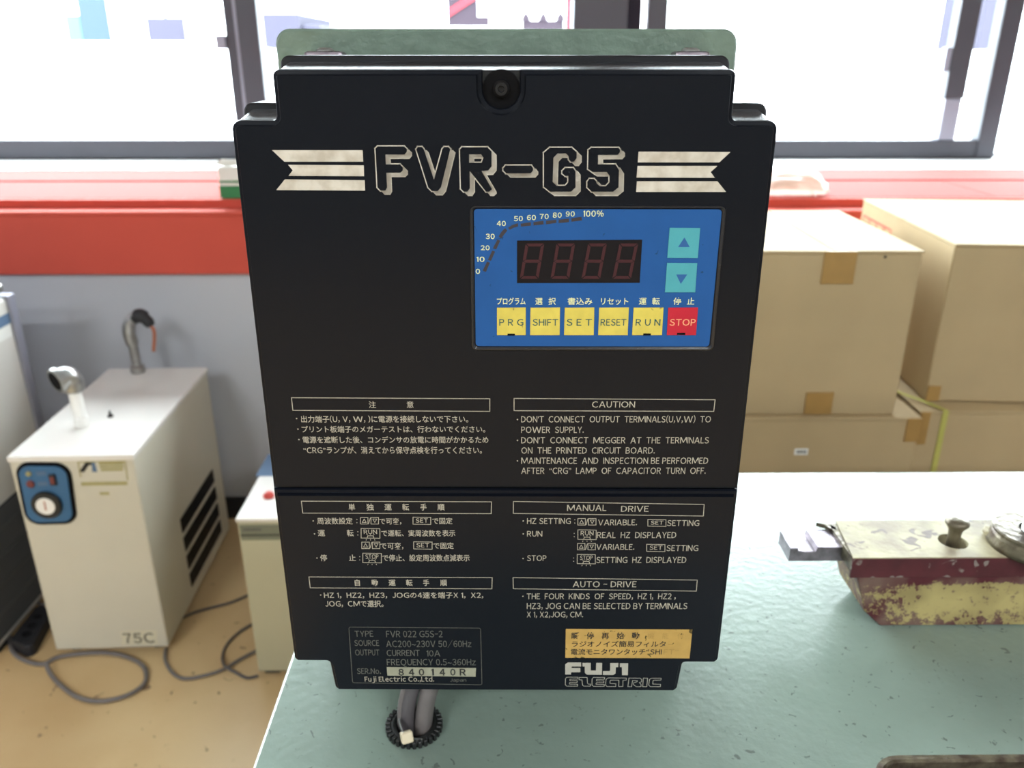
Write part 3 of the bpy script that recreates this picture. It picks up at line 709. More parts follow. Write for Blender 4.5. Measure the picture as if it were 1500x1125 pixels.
# --- control panel ---------------------------------------------------
def fpoly(pts): return [face(*q) for q in pts]
po = fpoly([(695,508), (1040.5,508.3), (1059,305), (692.5,304.5)])
bo = round_poly(po, .0016, 5); oo = round_poly(fpoly([(690,513.5), (1045.5,514), (1065,300.5), (687,300)]), .0024, 5)
link('panel_bezel', loft([[(x, -.0000, z) for x, z in oo], [(x, -.0006, z) for x, z in inset(oo, .0004)], [(x, -.0006, z) for x, z in inset(oo, .0009)], [(x, .0002-.0004, z) for x, z in bo]], cap0=False, cap1=False), M['black2'], fc, world=False)
cp = link('control_panel', prism_y(round_poly(fpoly([(697,506.7), (1038.5,507.3), (1057.3,306.7), (694.3,306)]), .0013, 5), -.0003, .0002), M['blue'], inv, world=False, label='blue membrane control panel')
zD = zf(690, 300, 8.824)
p = Print(-.00036)
for q in ([(150,850),(193,865),(245,745),(207,732)], [(218,710),(258,722),(312,602),(275,588)], [(282,560),(325,575),(378,462),(342,445)],
          [(355,408),(390,430),(425,385),(470,330),(440,298),(395,345)], [(478,295),(500,322),(550,294),(610,277),(607,235),(535,258)], [(640,242),(775,222),(773,268),(645,280)],
          [(805,222),(935,203),(938,250),(808,265)], [(970,205),(1103,190),(1103,232),(970,250)], [(1132,190),(1265,175),(1265,222),(1132,235)], [(1297,172),(1428,152),(1432,200),(1297,217)]):
    p.poly([face(*k) for k in zD(q)])
p.done('bar_graph', M['dash'], cp, 'curved row of dark dashes')
p = Print(-.00036)
for st, a, b_, y0, y1 in (('0',696.8,703.4,393.7,400.6), ('10',698,710,376,383), ('20',704.3,717.3,359.3,366), ('30',711.7,724.7,342.3,349.7), ('40',727.8,741,323.5,330.7), ('50',752.8,765.8,316.3,323.5),
    ('60',771.8,785,314.8,322), ('70',790.6,803.7,313.2,320.5), ('80',809.6,822.7,311.3,318.5), ('90',828.6,841.8,309.5,316.8), ('100%',854,884,308.4,317), ): p.text(st, a, b_, y0, y1, bold=.016)
zE = zf(680, 290, 3.75)
for st, a, b_ in (('プログラム',180,337), ('選',390,430), ('択',462,503), ('書込み',568,703), ('リセット',750,900), ('運',958,1000), ('転',1030,1073), ('停',1147,1190), ('止',1222,1262)):
    p.text(st, 680+a/3.75, 680+b_/3.75, 290+547/3.75, 290+585/3.75, jp=True, bold=.012)
p.done('panel_text', M['paley'], cp)
dw = link('display_window', prism_y(fpoly(zE([(290,466),(963,464),(977,228),(290,233)])), -.00045, -.0003), M['smoke'], inv, world=False, label='dark smoked display window')
zG = zf(750, 340, 7.5)
for (tx, bx) in ((150, 85), (489, 422), (836, 762), (1180, 1100)):
    def q(u, v):   # u 0..1 across, v 0..1 down -> zoom pixels
        return (tx + (bx-tx)*v + u*205, 122 + v*388)
    t_, g = .165, .012; tv = .082
    def seg(pts):
        s = Print(-.00050); s.poly([face(*k) for k in zG([q(u, v) for u, v in pts])]); s.done('segment', M['seg'], dw)
    seg([(.03+g, 0), (.97, 0), (.97-t_, tv), (t_+.02, tv)])
    seg([(.03+g, 1), (.97, 1), (.97-t_, 1-tv), (t_+.02, 1-tv)])
    seg([(.04, .5), (.16, .5-tv/2), (.84, .5-tv/2), (.96, .5), (.84, .5+tv/2), (.16, .5+tv/2)])
    for s0, s1 in ((.01, .49), (.51, .99)):
        top = s0 < .3
        a_, b2 = (s0+.01, s0+tv+.01) if top else (s0, s0+tv/2)
        c_, d_ = (s1, s1-tv/2) if top else (s1-.01, s1-tv-.01)
        seg([(0, a_), (t_, b2), (t_, d_), (0, c_)])
        seg([(1, a_), (1-t_, b2), (1-t_, d_), (1, c_)])
def key(pts, mat, label, txt=None, tx=None, tmat=None, tri=None, led=None):
    k = link('key', prism_y(fpoly(zE(pts)), -.0006, -.0003, .00008), mat, inv, world=False, label=label)
    p = Print(-.00066)
    if txt:
        p.text(txt, 680+tx[0]/3.75, 680+tx[1]/3.75, 290+663/3.75, 290+698/3.75, bold=.01)
    if tri: p.poly([face(*q) for q in zE(tri)])
    p.done('key_legend', tmat, k)
    if led:
        p = Print(-.00067); p.poly([face(*q) for q in zE([(led[0], led[2]), (led[1], led[2]), (led[1], led[3]), (led[0], led[3])])]); p.done('indicator_lamp', M['recess'], k)
key([(1114,328),(1282,329),(1295,164),(1127,163)], M['cyan'], 'cyan key with an up arrow', tri=[(1208,215),(1237,268),(1173,268)], tmat=M['blueink'])
key([(1101,517),(1268,517),(1279,356),(1113,355)], M['cyan'], 'cyan key with a down arrow', tri=[(1163,418),(1223,418),(1188,470)], tmat=M['blueink'])
for st, a0, a1, b0, b1, tx, mt, tm, led in (('PRG',180,338,180,338,(193,325),'yellow','teal',(238,279,742,753)), ('SHIFT',364,526,362,524,(375,515),'yellow','teal',None), ('SET',552,714,548,711,(561,700),'yellow','teal',None),
    ('RESET',741,904,735,897,(748,888),'yellow','teal',None), ('RUN',930,1094,921,1085,(940,1075),'yellow','teal',(982,1024,741,752)), ('STOP',1120,1283,1112,1272,(1126,1268),'red','keytan',(1167,1213,738,750))):
    key([(b0,752),(b1,752),(a1,600),(a0,601)], M[mt], ('red' if mt == 'red' else 'yellow')+' key lettered '+st, ' '.join(st) if len(st) == 3 else st, tx, M[tm], led=led)

# --- cables dropping from the inverter into the grommet --------------
cb = root('supply_cable', (HC.x+.008, HC.y, TZ-.03), 'thick grey sheathed cable running from the inverter down into the grommet', 'cable')
c0 = Vector((-.0235, HC.y+.016, .905))
link('sheath', tube([(-.024, HC.y+.020, .915), (-.0295, HC.y+.014, .885), (-.0385, HC.y+.006, .848), (HC.x+.0065, HC.y+.001, .812), (HC.x+.0035, HC.y, TZ-.035)], .0055, 14, flat=(.0072, .0052)), M['cable'], cb, smooth=True)
cb2 = root('control_cable', (HC.x-.003, HC.y, TZ-.03), 'thinner dark grey pair of cables running beside the thick one into the grommet', 'cable')
for dx, rr_, mt in ((0, .0043, 'cable2'), (-.0052, .0020, 'cable')):
    link('sheath', tube([(-.0385+dx, HC.y+.018, .915), (-.0420+dx, HC.y+.013, .885), (-.0480+dx, HC.y+.005, .848), (HC.x-.0035+dx*.8, HC.y+.001, .812), (HC.x-.003+dx*.6, HC.y+.001, TZ-.035)], rr_, 12), M[mt], cb2, smooth=True)
th = onz(596, 1081, .806)
tie = root('cable_tie', (th.x, th.y, .80), 'cable tie with a cream square head at the mouth of the grommet', 'cable tie')
b_ = B(-.0034, .0034, -.0030, .0030, -.0030, .0034, .0011, seg=3); b_.transform(Matrix.Translation((th.x, th.y, .8065)) @ Matrix.Rotation(radians(20), 4, 'Z') @ Matrix.Rotation(radians(-30), 4, 'X'))
link('head', b_, M['tiehead'], tie)
e = onz(585, 1064, .806)
link('strap', tube([(e.x, e.y+.001, .809), ((e.x+th.x)/2-.001, (e.y+th.y)/2, .8085), (th.x, th.y, .806), (th.x+.008, th.y+.0015, .803)], .002, 8, flat=(.0006, .0024)), M['zinc'], tie)

# ------------------------------------------------------------------ worn machine slide on the table
fy0, fy1 = .4695, .516
fr = lambda px, py: (ony(px, py, fy0).x, ony(px, py, fy0).z)
X0 = fr(1250, 817)[0]
vs_ = root('machine_slide', (X0, fy0, TZ), 'chipped yellow and dark red cast machine slide lying on the green table', 'machine part')
XE = .54
zt_ = fr(1250, 817)[1]
prof = [fr(1290, 921), (XE, TZ+.0005), (XE, fr(1250, 845)[1]), fr(1256, 845), fr(1260, 862), fr(1267, 897)]
prof[0] = (prof[0][0], TZ+.0005)
link('body_casting', prism_y(prof, fy0+.0012, fy1, .0008), M['vise'], vs_)
xl0 = X0; xl1 = onz(1225, 764, zt_).x
hp = onz(1396, 793, zt_)
kn = onz(1517, 781, zt_+.010)
bm = bmesh.new()
outl = [(xl0, fy0), (XE, fy0), (XE, fy1+.001), (xl1, fy1+.001)]
hl = [(hp.x+.0096*cos(2*pi*k/24), hp.y+.0096*sin(2*pi*k/24)) for k in range(24)]
zlo = fr(1250, 838)[1]
vv = [bm.verts.new((x, y, zt_)) for x, y in outl+hl]
for tr in tessellate_polygon([[Vector((x, y, 0)) for x, y in outl], [Vector((x, y, 0)) for x, y in hl]]): bm.faces.new([vv[i] for i in tr])
for lp, off, zz in ((outl, 0, zt_-.0008), (hl, 4, zt_-.012)):
    rg = [bm.verts.new((x, y, zz)) for x, y in lp]; n_ = len(lp)
    for i in range(n_): bm.faces.new((vv[off+i], vv[off+(i+1) % n_], rg[(i+1) % n_], rg[i]))
    if lp is hl: bm.faces.new(rg)
bmesh.ops.recalc_face_normals(bm, faces=bm.faces[:])
link('top_plate', bm, M['visetop'], vs_, label='worn cream top plate with a round hole')
link('edge_band', B(xl0, XE, fy0-.0004, fy0+.0014, fr(1250, 846)[1], zt_-.0008, .0003), M['visered'], vs_, label='dark red painted edge band')
link('core', B(xl1+.002, XE-.001, fy0+.0012, fy1, fr(1250, 846)[1], zt_-.0125), M['visered'], vs_)
link('end_face', prism_y([(X0-.0000, zlo), (X0+.012, zlo), (X0+.012, zt_-.001), (X0, zt_-.001)], fy0+.001, fy1-.001), M['rusty'], vs_)
# tongue with steps
tf = lambda px, py: ony(px, py, .4875)
zt2 = tf(1200, 803).z; zb2 = tf(1200, 822).z
xa_, xb_, xc_, xd_ = tf(1158, 803).x, tf(1170, 803).x, tf(1195.5, 803).x, X0+.003
zg = tf(1180, 808).z
tp = [(xa_, zb2), (xd_, zb2), (xd_, zt2+.0007), (xc_+.0012, zt2+.0007), (xc_, zg), (xb_+.004, zg), (xb_, zg+.0008), (xb_, zt2), (xa_, zt2)]
link('tongue', prism_y(tp, .4875, .5105, .0003), M['steel'], vs_, label='stepped bare steel tongue')
# peg standing in the hole
link('peg', lathe([(.0042, -.010), (.0042, .006), (.0046, .0095), (.0060, .0120), (.0076, .0140), (.0078, .0155), (.0066, .0172), (.0035, .0182), (.0001, .0185)], (hp.x, hp.y, zt_), 26), M['rusty'], vs_, smooth=True, label='mushroom headed steel peg')
# boss with washer and threaded stud
link('boss', lathe([(.0285, 0), (.0280, .003), (.0268, .0075), (.0262, .0098)], (kn.x, kn.y, zt_), 40), M['rusty'], vs_, smooth=True)
link('washer', lathe([(.0255, 0), (.0262, .0006), (.0262, .0022), (.0250, .0028), (.0105, .0030), (.0105, 0)], (kn.x, kn.y, zt_+.0095), 40), M['rusty'], vs_)
st_ = [(.0085, 0)]
for k in range(7): st_ += [(.0088, .0006+k*.0017), (.0078, .0014+k*.0017)]
st_ += [(.0075, .0128), (.0045, .0129), (.0045, .006)]
link('threaded_stud', lathe(st_, (kn.x, kn.y, zt_+.0110), 28), M['zinc'], vs_)
lp = onz(1452, 786, zt_)
b_ = bmesh.new(); bmesh.ops.create_icosphere(b_, subdivisions=3, radius=1)
for v in b_.verts:
    f_ = 1+.18*sin(7*v.co.x+3*v.co.y)*cos(5*v.co.z); v.co = Vector((v.co.x*.0062*f_, v.co.y*.0075*f_, v.co.z*.0042*f_)) + Vector((lp.x+.001, lp.y, zt_+.003))
link('weld_lump', b_, M['visetop'], vs_, smooth=True)
cp_ = onz(1208, 768, TZ+.02)
ck = [onz(*q, zt_-.001) for q in ((1196,765.5),(1212,767),(1224,772),(1226,776),(1216,774),(1208,768.5))]
link('bent_lug', prism_z([(q.x, q.y) for q in ck][::-1], zt_-.004, zt_-.001), M['rusty'], vs_)

# ------------------------------------------------------------------ floor-standing units at the left
def onz_pts(pts, z): return [onz(x, y, z) for x, y in pts]
# cream air dryer
DR = radians(1.9); DW, DD, DH = .231, .468, .467
dx0 = ony(10, 665, 1.406)
ad = root('air_dryer', (dx0.x, 1.406, 0), 'cream box-shaped air dryer with blue gauge panel and two pipes on top', 'air dryer', rz=DR)
link('cabinet', B(0, DW, 0, DD, .018, DH-.008, .003), M['cream'], ad, world=False)
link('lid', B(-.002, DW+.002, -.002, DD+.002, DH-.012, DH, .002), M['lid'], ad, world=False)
for fx in (.02, DW-.04):
    for fy in (.02, DD-.04): link('foot', B(fx, fx+.02, fy, fy+.02, 0, .018, .002), M['gasket'], ad, world=False)
def dfx(px, py):   # on the dryer front, own coordinates
    p = ony(px, py, 1.406); return (p.x-dx0.x, p.z)
pn = [dfx(*q) for q in ((44, 764), (108, 763), (97, 683), (27, 681))]
pr = round_poly(pn, .021, 7)
link('gauge_bezel', prism_y(inset(pr, -.0065), -.004, .002, .001), M['recess'], ad, world=False)
gp = link('gauge_panel', prism_y(pr, -.006, -.003, .0006), M['panelblue'], ad, world=False)
gc = dfx(71, 737)
link('gauge', lathe([(.0285, 0), (.0285, -.006), (.0265, -.009), (.0182, -.009)], (gc[0], -.005, gc[1]), 32, axis='y'), M['rubber'], gp, world=False)
link('gauge_dial', lathe([(.0178, 0), (.0178, -.001)], (gc[0], -.0138, gc[1]), 28, axis='y'), M['whitepaint'], gp, world=False)
link('gauge_needle', B(gc[0]-.0012, gc[0]+.0012, -.0155, -.0147, gc[1]-.008, gc[1]+.011), M['copper'], gp, world=False)
for q, mt, rad_ in (((47, 707), 'copper', .0075), ((44, 692), 'dryprint', .005)):
    c = dfx(*q); link('pilot_lamp', lathe([(rad_, 0), (rad_, -.003), (rad_*.7, -.005)], (c[0], -.0055, c[1]), 18, axis='y'), M['darkred'] if rad_ > .006 else M[mt], gp, world=False)
c = dfx(79, 700); link('rocker_switch', B(c[0]-.006, c[0]+.006, -.010, -.0055, c[1]-.013, c[1]+.010, .001), M['gasket'], gp, world=False)
link('rocker', B(c[0]-.004, c[0]+.004, -.012, -.009, c[1]-.009, c[1]+.006, .001), M['darkred'], gp, world=False)
for q in ((62, 692), (64, 707)):
    c = dfx(*q); link('panel_label', B(c[0]-.009, c[0]+.009, -.0066, -.0058, c[1]-.004, c[1]+.004), M['signblue'], gp, world=False)
class PrintD(Print):
    pass
def dpoly(name, quads, mat, y=-.0006):
    p = Print(y)
    for q in quads: p.poly([dfx(*k) for k in q])
    p.done(name, mat, ad)
dpoly('emblem', [[(114, 693), (122, 693), (131, 679), (123.5, 679)], [(124, 679), (132, 679), (133.5, 683), (122, 683)]], M['ink'])
dpoly('emblem', [[(132.5, 679), (137, 679), (141, 693), (133.5, 693)]], M['signblue'])
dpoly('emblem_border', [[(112, 677.5), (182, 677.5), (182, 679), (112, 679)], [(180, 679), (182, 679), (186, 706), (184, 706)], [(112, 679), (114, 679), (118, 700), (116, 700)]], M['dryprint'])
dpoly('maker_lines', [[(143, 679), (179, 679), (179, 683), (143, 683)], [(144, 684), (179, 684), (179, 687.5), (144, 687.5)], [(146, 688.5), (178, 688.5), (178, 692), (146, 692)], [(117, 707.5), (184, 707.5), (185, 713), (118, 713)]], M['dryprint'])
dpoly('model_line', [[(144, 722.5), (158, 722.5), (159, 727), (145, 727)]], M['dryprint'])
dpoly('number_label', [[(175, 926), (228, 926), (229, 947), (177, 947)]], pbr('cream_label', srgb(206, 200, 176), .5))
p = Print(-.0009)
_face = face
face = dfx
p.text('75C', 181, 226, 930, 944, bold=.02)
face = _face
p.done('label_text', pbr('grey_marker', srgb(95, 90, 80), .6), ad)
# side louvres: four dark strips with fine fins
for i in range(4):
    z1_ = .225-i*.047
    y0_, y1_ = .165, .402
    lv = link('louvre', B(DW-.0002, DW+.0012, y0_, y1_, z1_-.034, z1_), M['recess'], ad, world=False)
    bm = bmesh.new()
    for k in range(40):
        y_ = y0_+.003+k*(y1_-y0_-.006)/39
        B(DW+.001, DW+.0028, y_-.0012, y_+.0012, z1_-.033, z1_-.001, bm=bm)
    link('louvre_fins', bm, M['dark'], lv, world=False, kind='stuff')
# pipes on the lid
def dl(px, py):
    p = WM[ad].inverted() @ onz(px, py, DH); return p
q = dl(120, 624)
pf = link('pipe', lathe([(.0135, 0), (.0145, .004), (.0145, .020), (.0135, .022), (.0125, .024), (.0125, .082)], q, 24), M['whitepaint'], ad, world=False, smooth=False, label='short white pipe')
e0 = q + Vector((0, 0, .078))
link('elbow', tube([e0, e0+Vector((0, 0, .018)), e0+Vector((-.005, -.006, .032)), e0+Vector((-.015, -.019, .033))], .0205, 20, sm=5), M['zinc'], ad, world=False, smooth=True, label='steel pipe elbow')
d_ = Vector((-.017, -.022, .031)); dirv = Vector((-.62, -.85, -.18)).normalized()
cen = e0+d_
mt_ = Matrix.Translation(cen) @ dirv.to_track_quat('Z', 'Y').to_matrix().to_4x4()
b_ = lathe([(.0205, -.006), (.0255, -.005), (.0255, .005), (.0205, .006), (.0195, -.003), (.0001, -.004)], (0, 0, 0), 26); b_.transform(mt_); link('elbow_rim', b_, M['zinc'], ad, world=False)
b_ = lathe([(.0192, .002), (.0192, .0062), (.0001, .0063)], (0, 0, 0), 24); b_.transform(mt_); link('elbow_mouth', b_, M['recess'], ad, world=False)
q = dl(202, 545)
link('rear_pipe', lathe([(.016, 0), (.017, .003), (.017, .016), (.013, .018), (.011, .020), (.011, .078)], q, 22), M['zinc'], ad, world=False, label='bare steel rear pipe')
e0 = q+Vector((0, 0, .07))
link('rear_elbow', tube([e0, e0+Vector((-.004, 0, .03)), e0+Vector((.004, 0, .056)), e0+Vector((.024, -.002, .070))], .0145, 16, sm=5), M['zinc'], ad, world=False, smooth=True)
link('valve', tube([e0+Vector((.014, -.002, .064)), e0+Vector((.030, -.003, .070)), e0+Vector((.044, -.004, .058)), e0+Vector((.050, -.004, .046))], [.014, .017, .013, .011], 14, sm=5), M['gasket'], ad, world=False, smooth=True, label='black valve')
link('valve_handle', tube([e0+Vector((.046, -.006, .050)), e0+Vector((.058, -.010, .034)), e0+Vector((.050, -.012, -.014))], .0042, 10), M['copper'], ad, world=False, smooth=True, label='copper coloured lever')
q = dl(162, 610)
link('lid_screw', lathe([(.006, 0), (.006, .003), (.0025, .005), (.002, .012), (.0001, .014)], q, 14), M['dark'], ad, world=False)

# tall white cabinet at the far left
cxr = -1.054
cab = root('compressor_cabinet', (cxr-.25, 1.55, 0), 'tall off-white machine cabinet with black side grille left of the cream dryer', 'cabinet')
link('housing', B(cxr-.5, cxr, 1.40, 1.722, .02, .693, .006), M['white'], cab)
link('rear_trim', B(cxr-.5, cxr+.006, 1.700, 1.728, .02, .697, .003), M['alul'], cab)
for fy in (1.42, 1.67): link('foot', B(cxr-.05, cxr-.01, fy, fy+.03, 0, .02), M['gasket'], cab)
gz1 = onx(0, 741, cxr).z; 
gl = link('side_grille', B(cxr-.001, cxr+.002, 1.405, 1.70, .035, gz1, .0005), M['recess'], cab, label='black louvred side grille')
bm = bmesh.new()
for k in range(48):
    y_ = 1.408+k*.0061; B(cxr+.001, cxr+.0045, y_, y_+.0028, .038, gz1-.002, bm=bm)
link('grille_fins', bm, M['fin'], gl, kind='stuff')
for k in range(4):
    z_ = .085+k*.055; link('grille_bar', B(cxr+.001, cxr+.006, 1.405, 1.70, z_, z_+.007), M['fin'], gl)
q0 = onx(0, 480, cxr)
link('blue_label', B(cxr, cxr+.0008, q0.y-.02, onx(13, 462, cxr).y, onx(6, 478, cxr).z, onx(6, 461, cxr).z), M['signblue'], cab)
link('pale_label', B(cxr, cxr+.0006, q0.y-.02, onx(15, 480, cxr).y, onx(6, 498, cxr).z, onx(6, 480, cxr).z), M['paper'], cab)
kq = onz(-4, 436, .693)
link('knob', lathe([(.012, 0), (.012, .012), (.020, .016), (.020, .030), (.014, .034)], (kq.x, min(kq.y, 1.69), .692), 20), M['zinc'], cab)

# low cream cabinet partly behind the inverter
bx = root('power_cabinet', (-.36, 1.345, 0), 'low cream metal cabinet with grey strip, half hidden by the inverter', 'cabinet', rz=radians(.6))
W2 = .30
link('housing', B(-.14, -.14+W2, 0, .30, .012, .365, .003), M['beigebox'], bx, world=False)
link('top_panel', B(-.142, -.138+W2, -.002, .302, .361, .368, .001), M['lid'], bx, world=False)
def bfx(px, py): p = WM[bx].inverted() @ ony(px, py, 1.345); return p
a = bfx(354, 790); c = bfx(440, 768)
link('name_strip', B(a.x, c.x, -.0025, .001, a.z, c.z, .0008), pbr('grey_green_strip', srgb(118, 122, 104), .5), bx, world=False, label='grey green name strip')
link('name_line', B(a.x+.006, a.x+.040, -.0032, -.0024, c.z-.011, c.z-.006), M['dimprint'], bx, world=False)
link('strip_groove', B(a.x, c.x, -.0034, -.0024, a.z+.010, a.z+.0125), M['gasket'], bx, world=False)
for fx in (-.13, .12): link('foot', B(fx, fx+.03, .01, .04, 0, .012), M['gasket'], bx, world=False)
for fx in (-.13, .12): link('foot', B(fx, fx+.03, .25, .28, 0, .012), M['gasket'], bx, world=False)
st0 = WM[bx].inverted() @ onz(383, 697, .369)
link('blue_sticker', B(st0.x-.012, st0.x+.05, st0.y, st0.y+.10, .3676, .3686), M['signblue'], bx, world=False)
st1 = WM[bx].inverted() @ onz(394, 727, .369)
link('red_plug', lathe([(.010, 0), (.011, .005), (.006, .011), (.0001, .012)], (st1.x, st1.y, .367), 16), M['redprint'], bx, world=False)

# floor cables and power strip
def floor_cable(pts, r, mat, label, z=None, name='floor_cable', cat='cable'):
    P = []
    for i, q in enumerate(pts):
        h = r+.0004 if len(q) < 3 else q[2]
        P.append(onz(q[0], q[1], h))
    o = root(name, (P[0].x, P[0].y, 0), label, cat, 'grey cords on the floor')
    link('sheath', tube(P, r, 8), mat, o, smooth=True)
    return o
m1 = floor_cable([(64,886,.02), (45,881), (32,887), (19,905), (14,930), (18,953), (35,967), (62,973), (84,963), (115,958), (150,956), (178,960), (203,970), (214,984), (210,1003), (185,1019), (150,1027), (118,1023), (94,1008), (76,990), (68,974,.016)], .0046, M['cable'],
            'thick grey cord looped twice in front of the cream dryer')
b_ = tube([onz(60, 968, .006), onz(70, 972, .011), onz(82, 976, .006)], .006, 8, sm=3)
m2 = floor_cable([(243,950), (242,966), (252,985), (270,994), (298,990), (326,981), (350,967), (378,952)], .0036, M['cable'], 'grey cord sweeping from the dryer to the low cabinet')
m3 = floor_cable([(372,913), (352,925), (334,942), (326,960), (329,975,.011), (345,985), (362,993), (378,990)], .0030, M['cable2'], 'thin grey cord crossing over the other near the low cabinet')
m4 = floor_cable([(268,905), (285,897), (310,890), (340,882), (372,868)], .0030, M['cable2'], 'grey cord running behind the dryer corner toward the low cabinet')
ps = root('power_strip', (onz(40, 920, 0).x, onz(40, 920, 0).y, 0), 'black power strip on the floor between cabinet and cream dryer', 'power strip')
qs = [onz(14, 936, .028), onz(56, 882, .028), onz(76, 893, .028), onz(44, 952, .028)]
pp = [(q.x, q.y) for q in (qs[0], qs[3], qs[2], qs[1])]
link('case', prism_z(round_poly(pp, .012, 4), .0005, .028, .004), M['gasket'], ps)
for k in range(3):
    t_ = .25+.22*k; c = qs[0].lerp(qs[1], t_).lerp(qs[3].lerp(qs[2], t_), .5)
    link('socket', lathe([(.009, 0), (.009, .0012), (.007, .0012), (.007, .0006)], (c.x, c.y, .0282), 16), M['dark'], ps)

# ------------------------------------------------------------------ cartons at the right
def carton(loc, w, d, h, rz, label, tapes=(), side=None, slit='x'):
    o = root('carton', loc, label, 'box', None, rz)
    link('carton_body', B(0, w, 0, d, 0, h-.004, .002, seg=1), M['card'], o, world=False)
    if slit == 'x':
        for y0, y1 in ((-.002, d/2-.0012), (d/2+.0012, d+.002)):
            link('flap', B(-.001, w+.001, y0, y1, h-.004, h, .0012, seg=1), M['card'], o, world=False)
    else:
        for x0, x1 in ((-.002, w/2-.0012), (w/2+.0012, w+.002)):
            link('flap', B(x0, x1, -.001, d+.001, h-.004, h, .0012, seg=1), M['card'], o, world=False)
    for (x0, x1, z0, z1) in tapes:
        link('tape', B(x0, x1, -.0032, -.0003, z0, z1, .0003, seg=1), M['tape'], o, world=False)
    return o
CZ = .6165; CH = .2737
def cfx(x0, y0): return lambda px, py: (ony(px, py, y0).x-x0, ony(px, py, y0).z)
A0x, A0y = .372, 1.25
g = cfx(A0x, A0y)
wA = ony(1350, 380, A0y).x - A0x
t1, t2 = g(1208, 366), g(1248, 415); t3, t4 = g(1181, 574), g(1216, 604)
ca = carton((A0x, A0y, CZ), wA, .355, CH, radians(-.4), 'brown carton nearest the inverter, upper of its stack, tape on its front', [(t1[0], t2[0], t2[1]-CZ, CH+.0005), (t3[0], t4[0], .002, t3[1]-CZ)], slit='y')
q = g(1296, 376)
link('pinhole_mark', lathe([(.0022, 0), (.0022, -.0006)], (q[0], -.0001, q[1]-CZ), 10, axis='y'), M['dark'], ca, world=False)
L0x, L0y = .30, 1.236
g = cfx(L0x, L0y)
wL = ony(1350, 612, L0y).x - L0x
t1, t2 = g(1330, 610), g(1349, 646)
cl = carton((L0x, L0y, 0), wL, .42, CZ, 0, 'tall brown carton nearest the inverter, lower of its stack, small white label', [(t1[0], wL-.001, t2[1], CZ-.001)])
q0, q1 = g(1163, 666), g(1184, 657)
link('white_label', B(q0[0], q1[0], -.0010, .0002, q0[1], q1[1]), M['paper'], cl, world=False)
p = Print(-.0012)
for k in range(5):
    xx = q0[0]+.004+k*.0033; p.poly([(xx, q0[1]+.003), (xx+.002, q0[1]+.003), (xx+.002, q1[1]-.003), (xx, q1[1]-.003)])
p.done('label_marks', M['ink'], cl)
# right stack
B0 = ony(1400, 358, 1.302)
cbx = carton((B0.x, 1.302, CZ+.002), .33, .44, .2710, radians(-4.0), 'brown carton at the right, upper of its stack, red handling marks on its side', [(.225, .262, .002, .032), (.001, .022, -.001+.002, .028)])
p = Print()
def care(y0, y1, z0, z1, kind):
    w = .0017
    P = lambda y, z: (-.0008, y, z)
    segs = [((y0, z0), (y1, z0)), ((y1, z0), (y1, z1)), ((y1, z1), (y0, z1)), ((y0, z1), (y0, z0))]
    m = (y0+y1)/2; mz = (z0+z1)/2
    if kind == 0: segs += [((m, z0+.01), (m, z1-.012)), ((m-.006, z1-.02), (m, z1-.010)), ((m+.006, z1-.02), (m, z1-.010))]
    if kind == 1: segs += [((m-.006, z1-.012), (m+.006, z1-.012)), ((m-.006, z1-.012), (m, mz)), ((m+.006, z1-.012), (m, mz)), ((m, mz), (m, z0+.01)), ((m-.006, z0+.01), (m+.006, z0+.01))]
    if kind == 2: segs += [((m-.007, mz), (m+.007, mz)), ((m-.007, mz), (m, z1-.012)), ((m+.007, mz), (m, z1-.012)), ((m, mz), (m, z0+.010))]
    if kind == 3:
        c = [(m+.010*cos(a*pi/6), mz+.012*sin(a*pi/6)) for a in range(12)]; segs += [(c[i], c[(i+1) % 12]) for i in range(12)] + [((m-.006, mz), (m+.006, mz+.004))]
    for a, b in segs:
        a = Vector(a); b = Vector(b); d = (b-a).normalized(); n = Vector((-d.y, d.x))*w
        vs = [p.bm.verts.new(P(*k)) for k in (a+n, a-n, b-n, b+n)]; p.bm.faces.new(vs)
for k in range(4): care(.425-k*.040-.038, .425-k*.040, .165, .240, k)
p.done('handling_marks', M['redprint'], cbx, 'red printed handling symbols')
R0 = .694
cr_ = carton((R0, 1.262, 0), .48, .46, CZ, radians(-.5), 'tall brown carton at the right, lower of its stack, yellow strap around it', [(.001, .017, CZ-.060, CZ-.001)])
sx_ = ony(1378, 640, 1.26).x - R0
link('strap', B(sx_-.0045, sx_+.0045, -.0022, -.0003, .01, CZ+.0015), M['strap'], cr_, world=False, label='yellow green plastic strap')
link('strap', tube([(sx_, -.001, CZ+.0020), (sx_-.02, .03, CZ+.004), (sx_-.060, .075, CZ+.010), (sx_-.085, .125, CZ+.022)], .003, 8, flat=(.0045, .0008)), M['strap'], cr_, world=False, label='loose yellow green strap end')
a = ony(1326, 556, 1.42)
br = root('steel_bracket', (a.x, 1.42, CZ), 'small dark steel channel standing on end between the two upper cartons', 'bracket')
link('web', B(a.x-.010, a.x+.004, 1.42, 1.424, CZ, ony(1320, 538, 1.42).z, .001), M['dark'], br)
link('flange', B(a.x+.002, a.x+.006, 1.42, 1.436, CZ, ony(1320, 540, 1.42).z, .001), M['steel'], br)

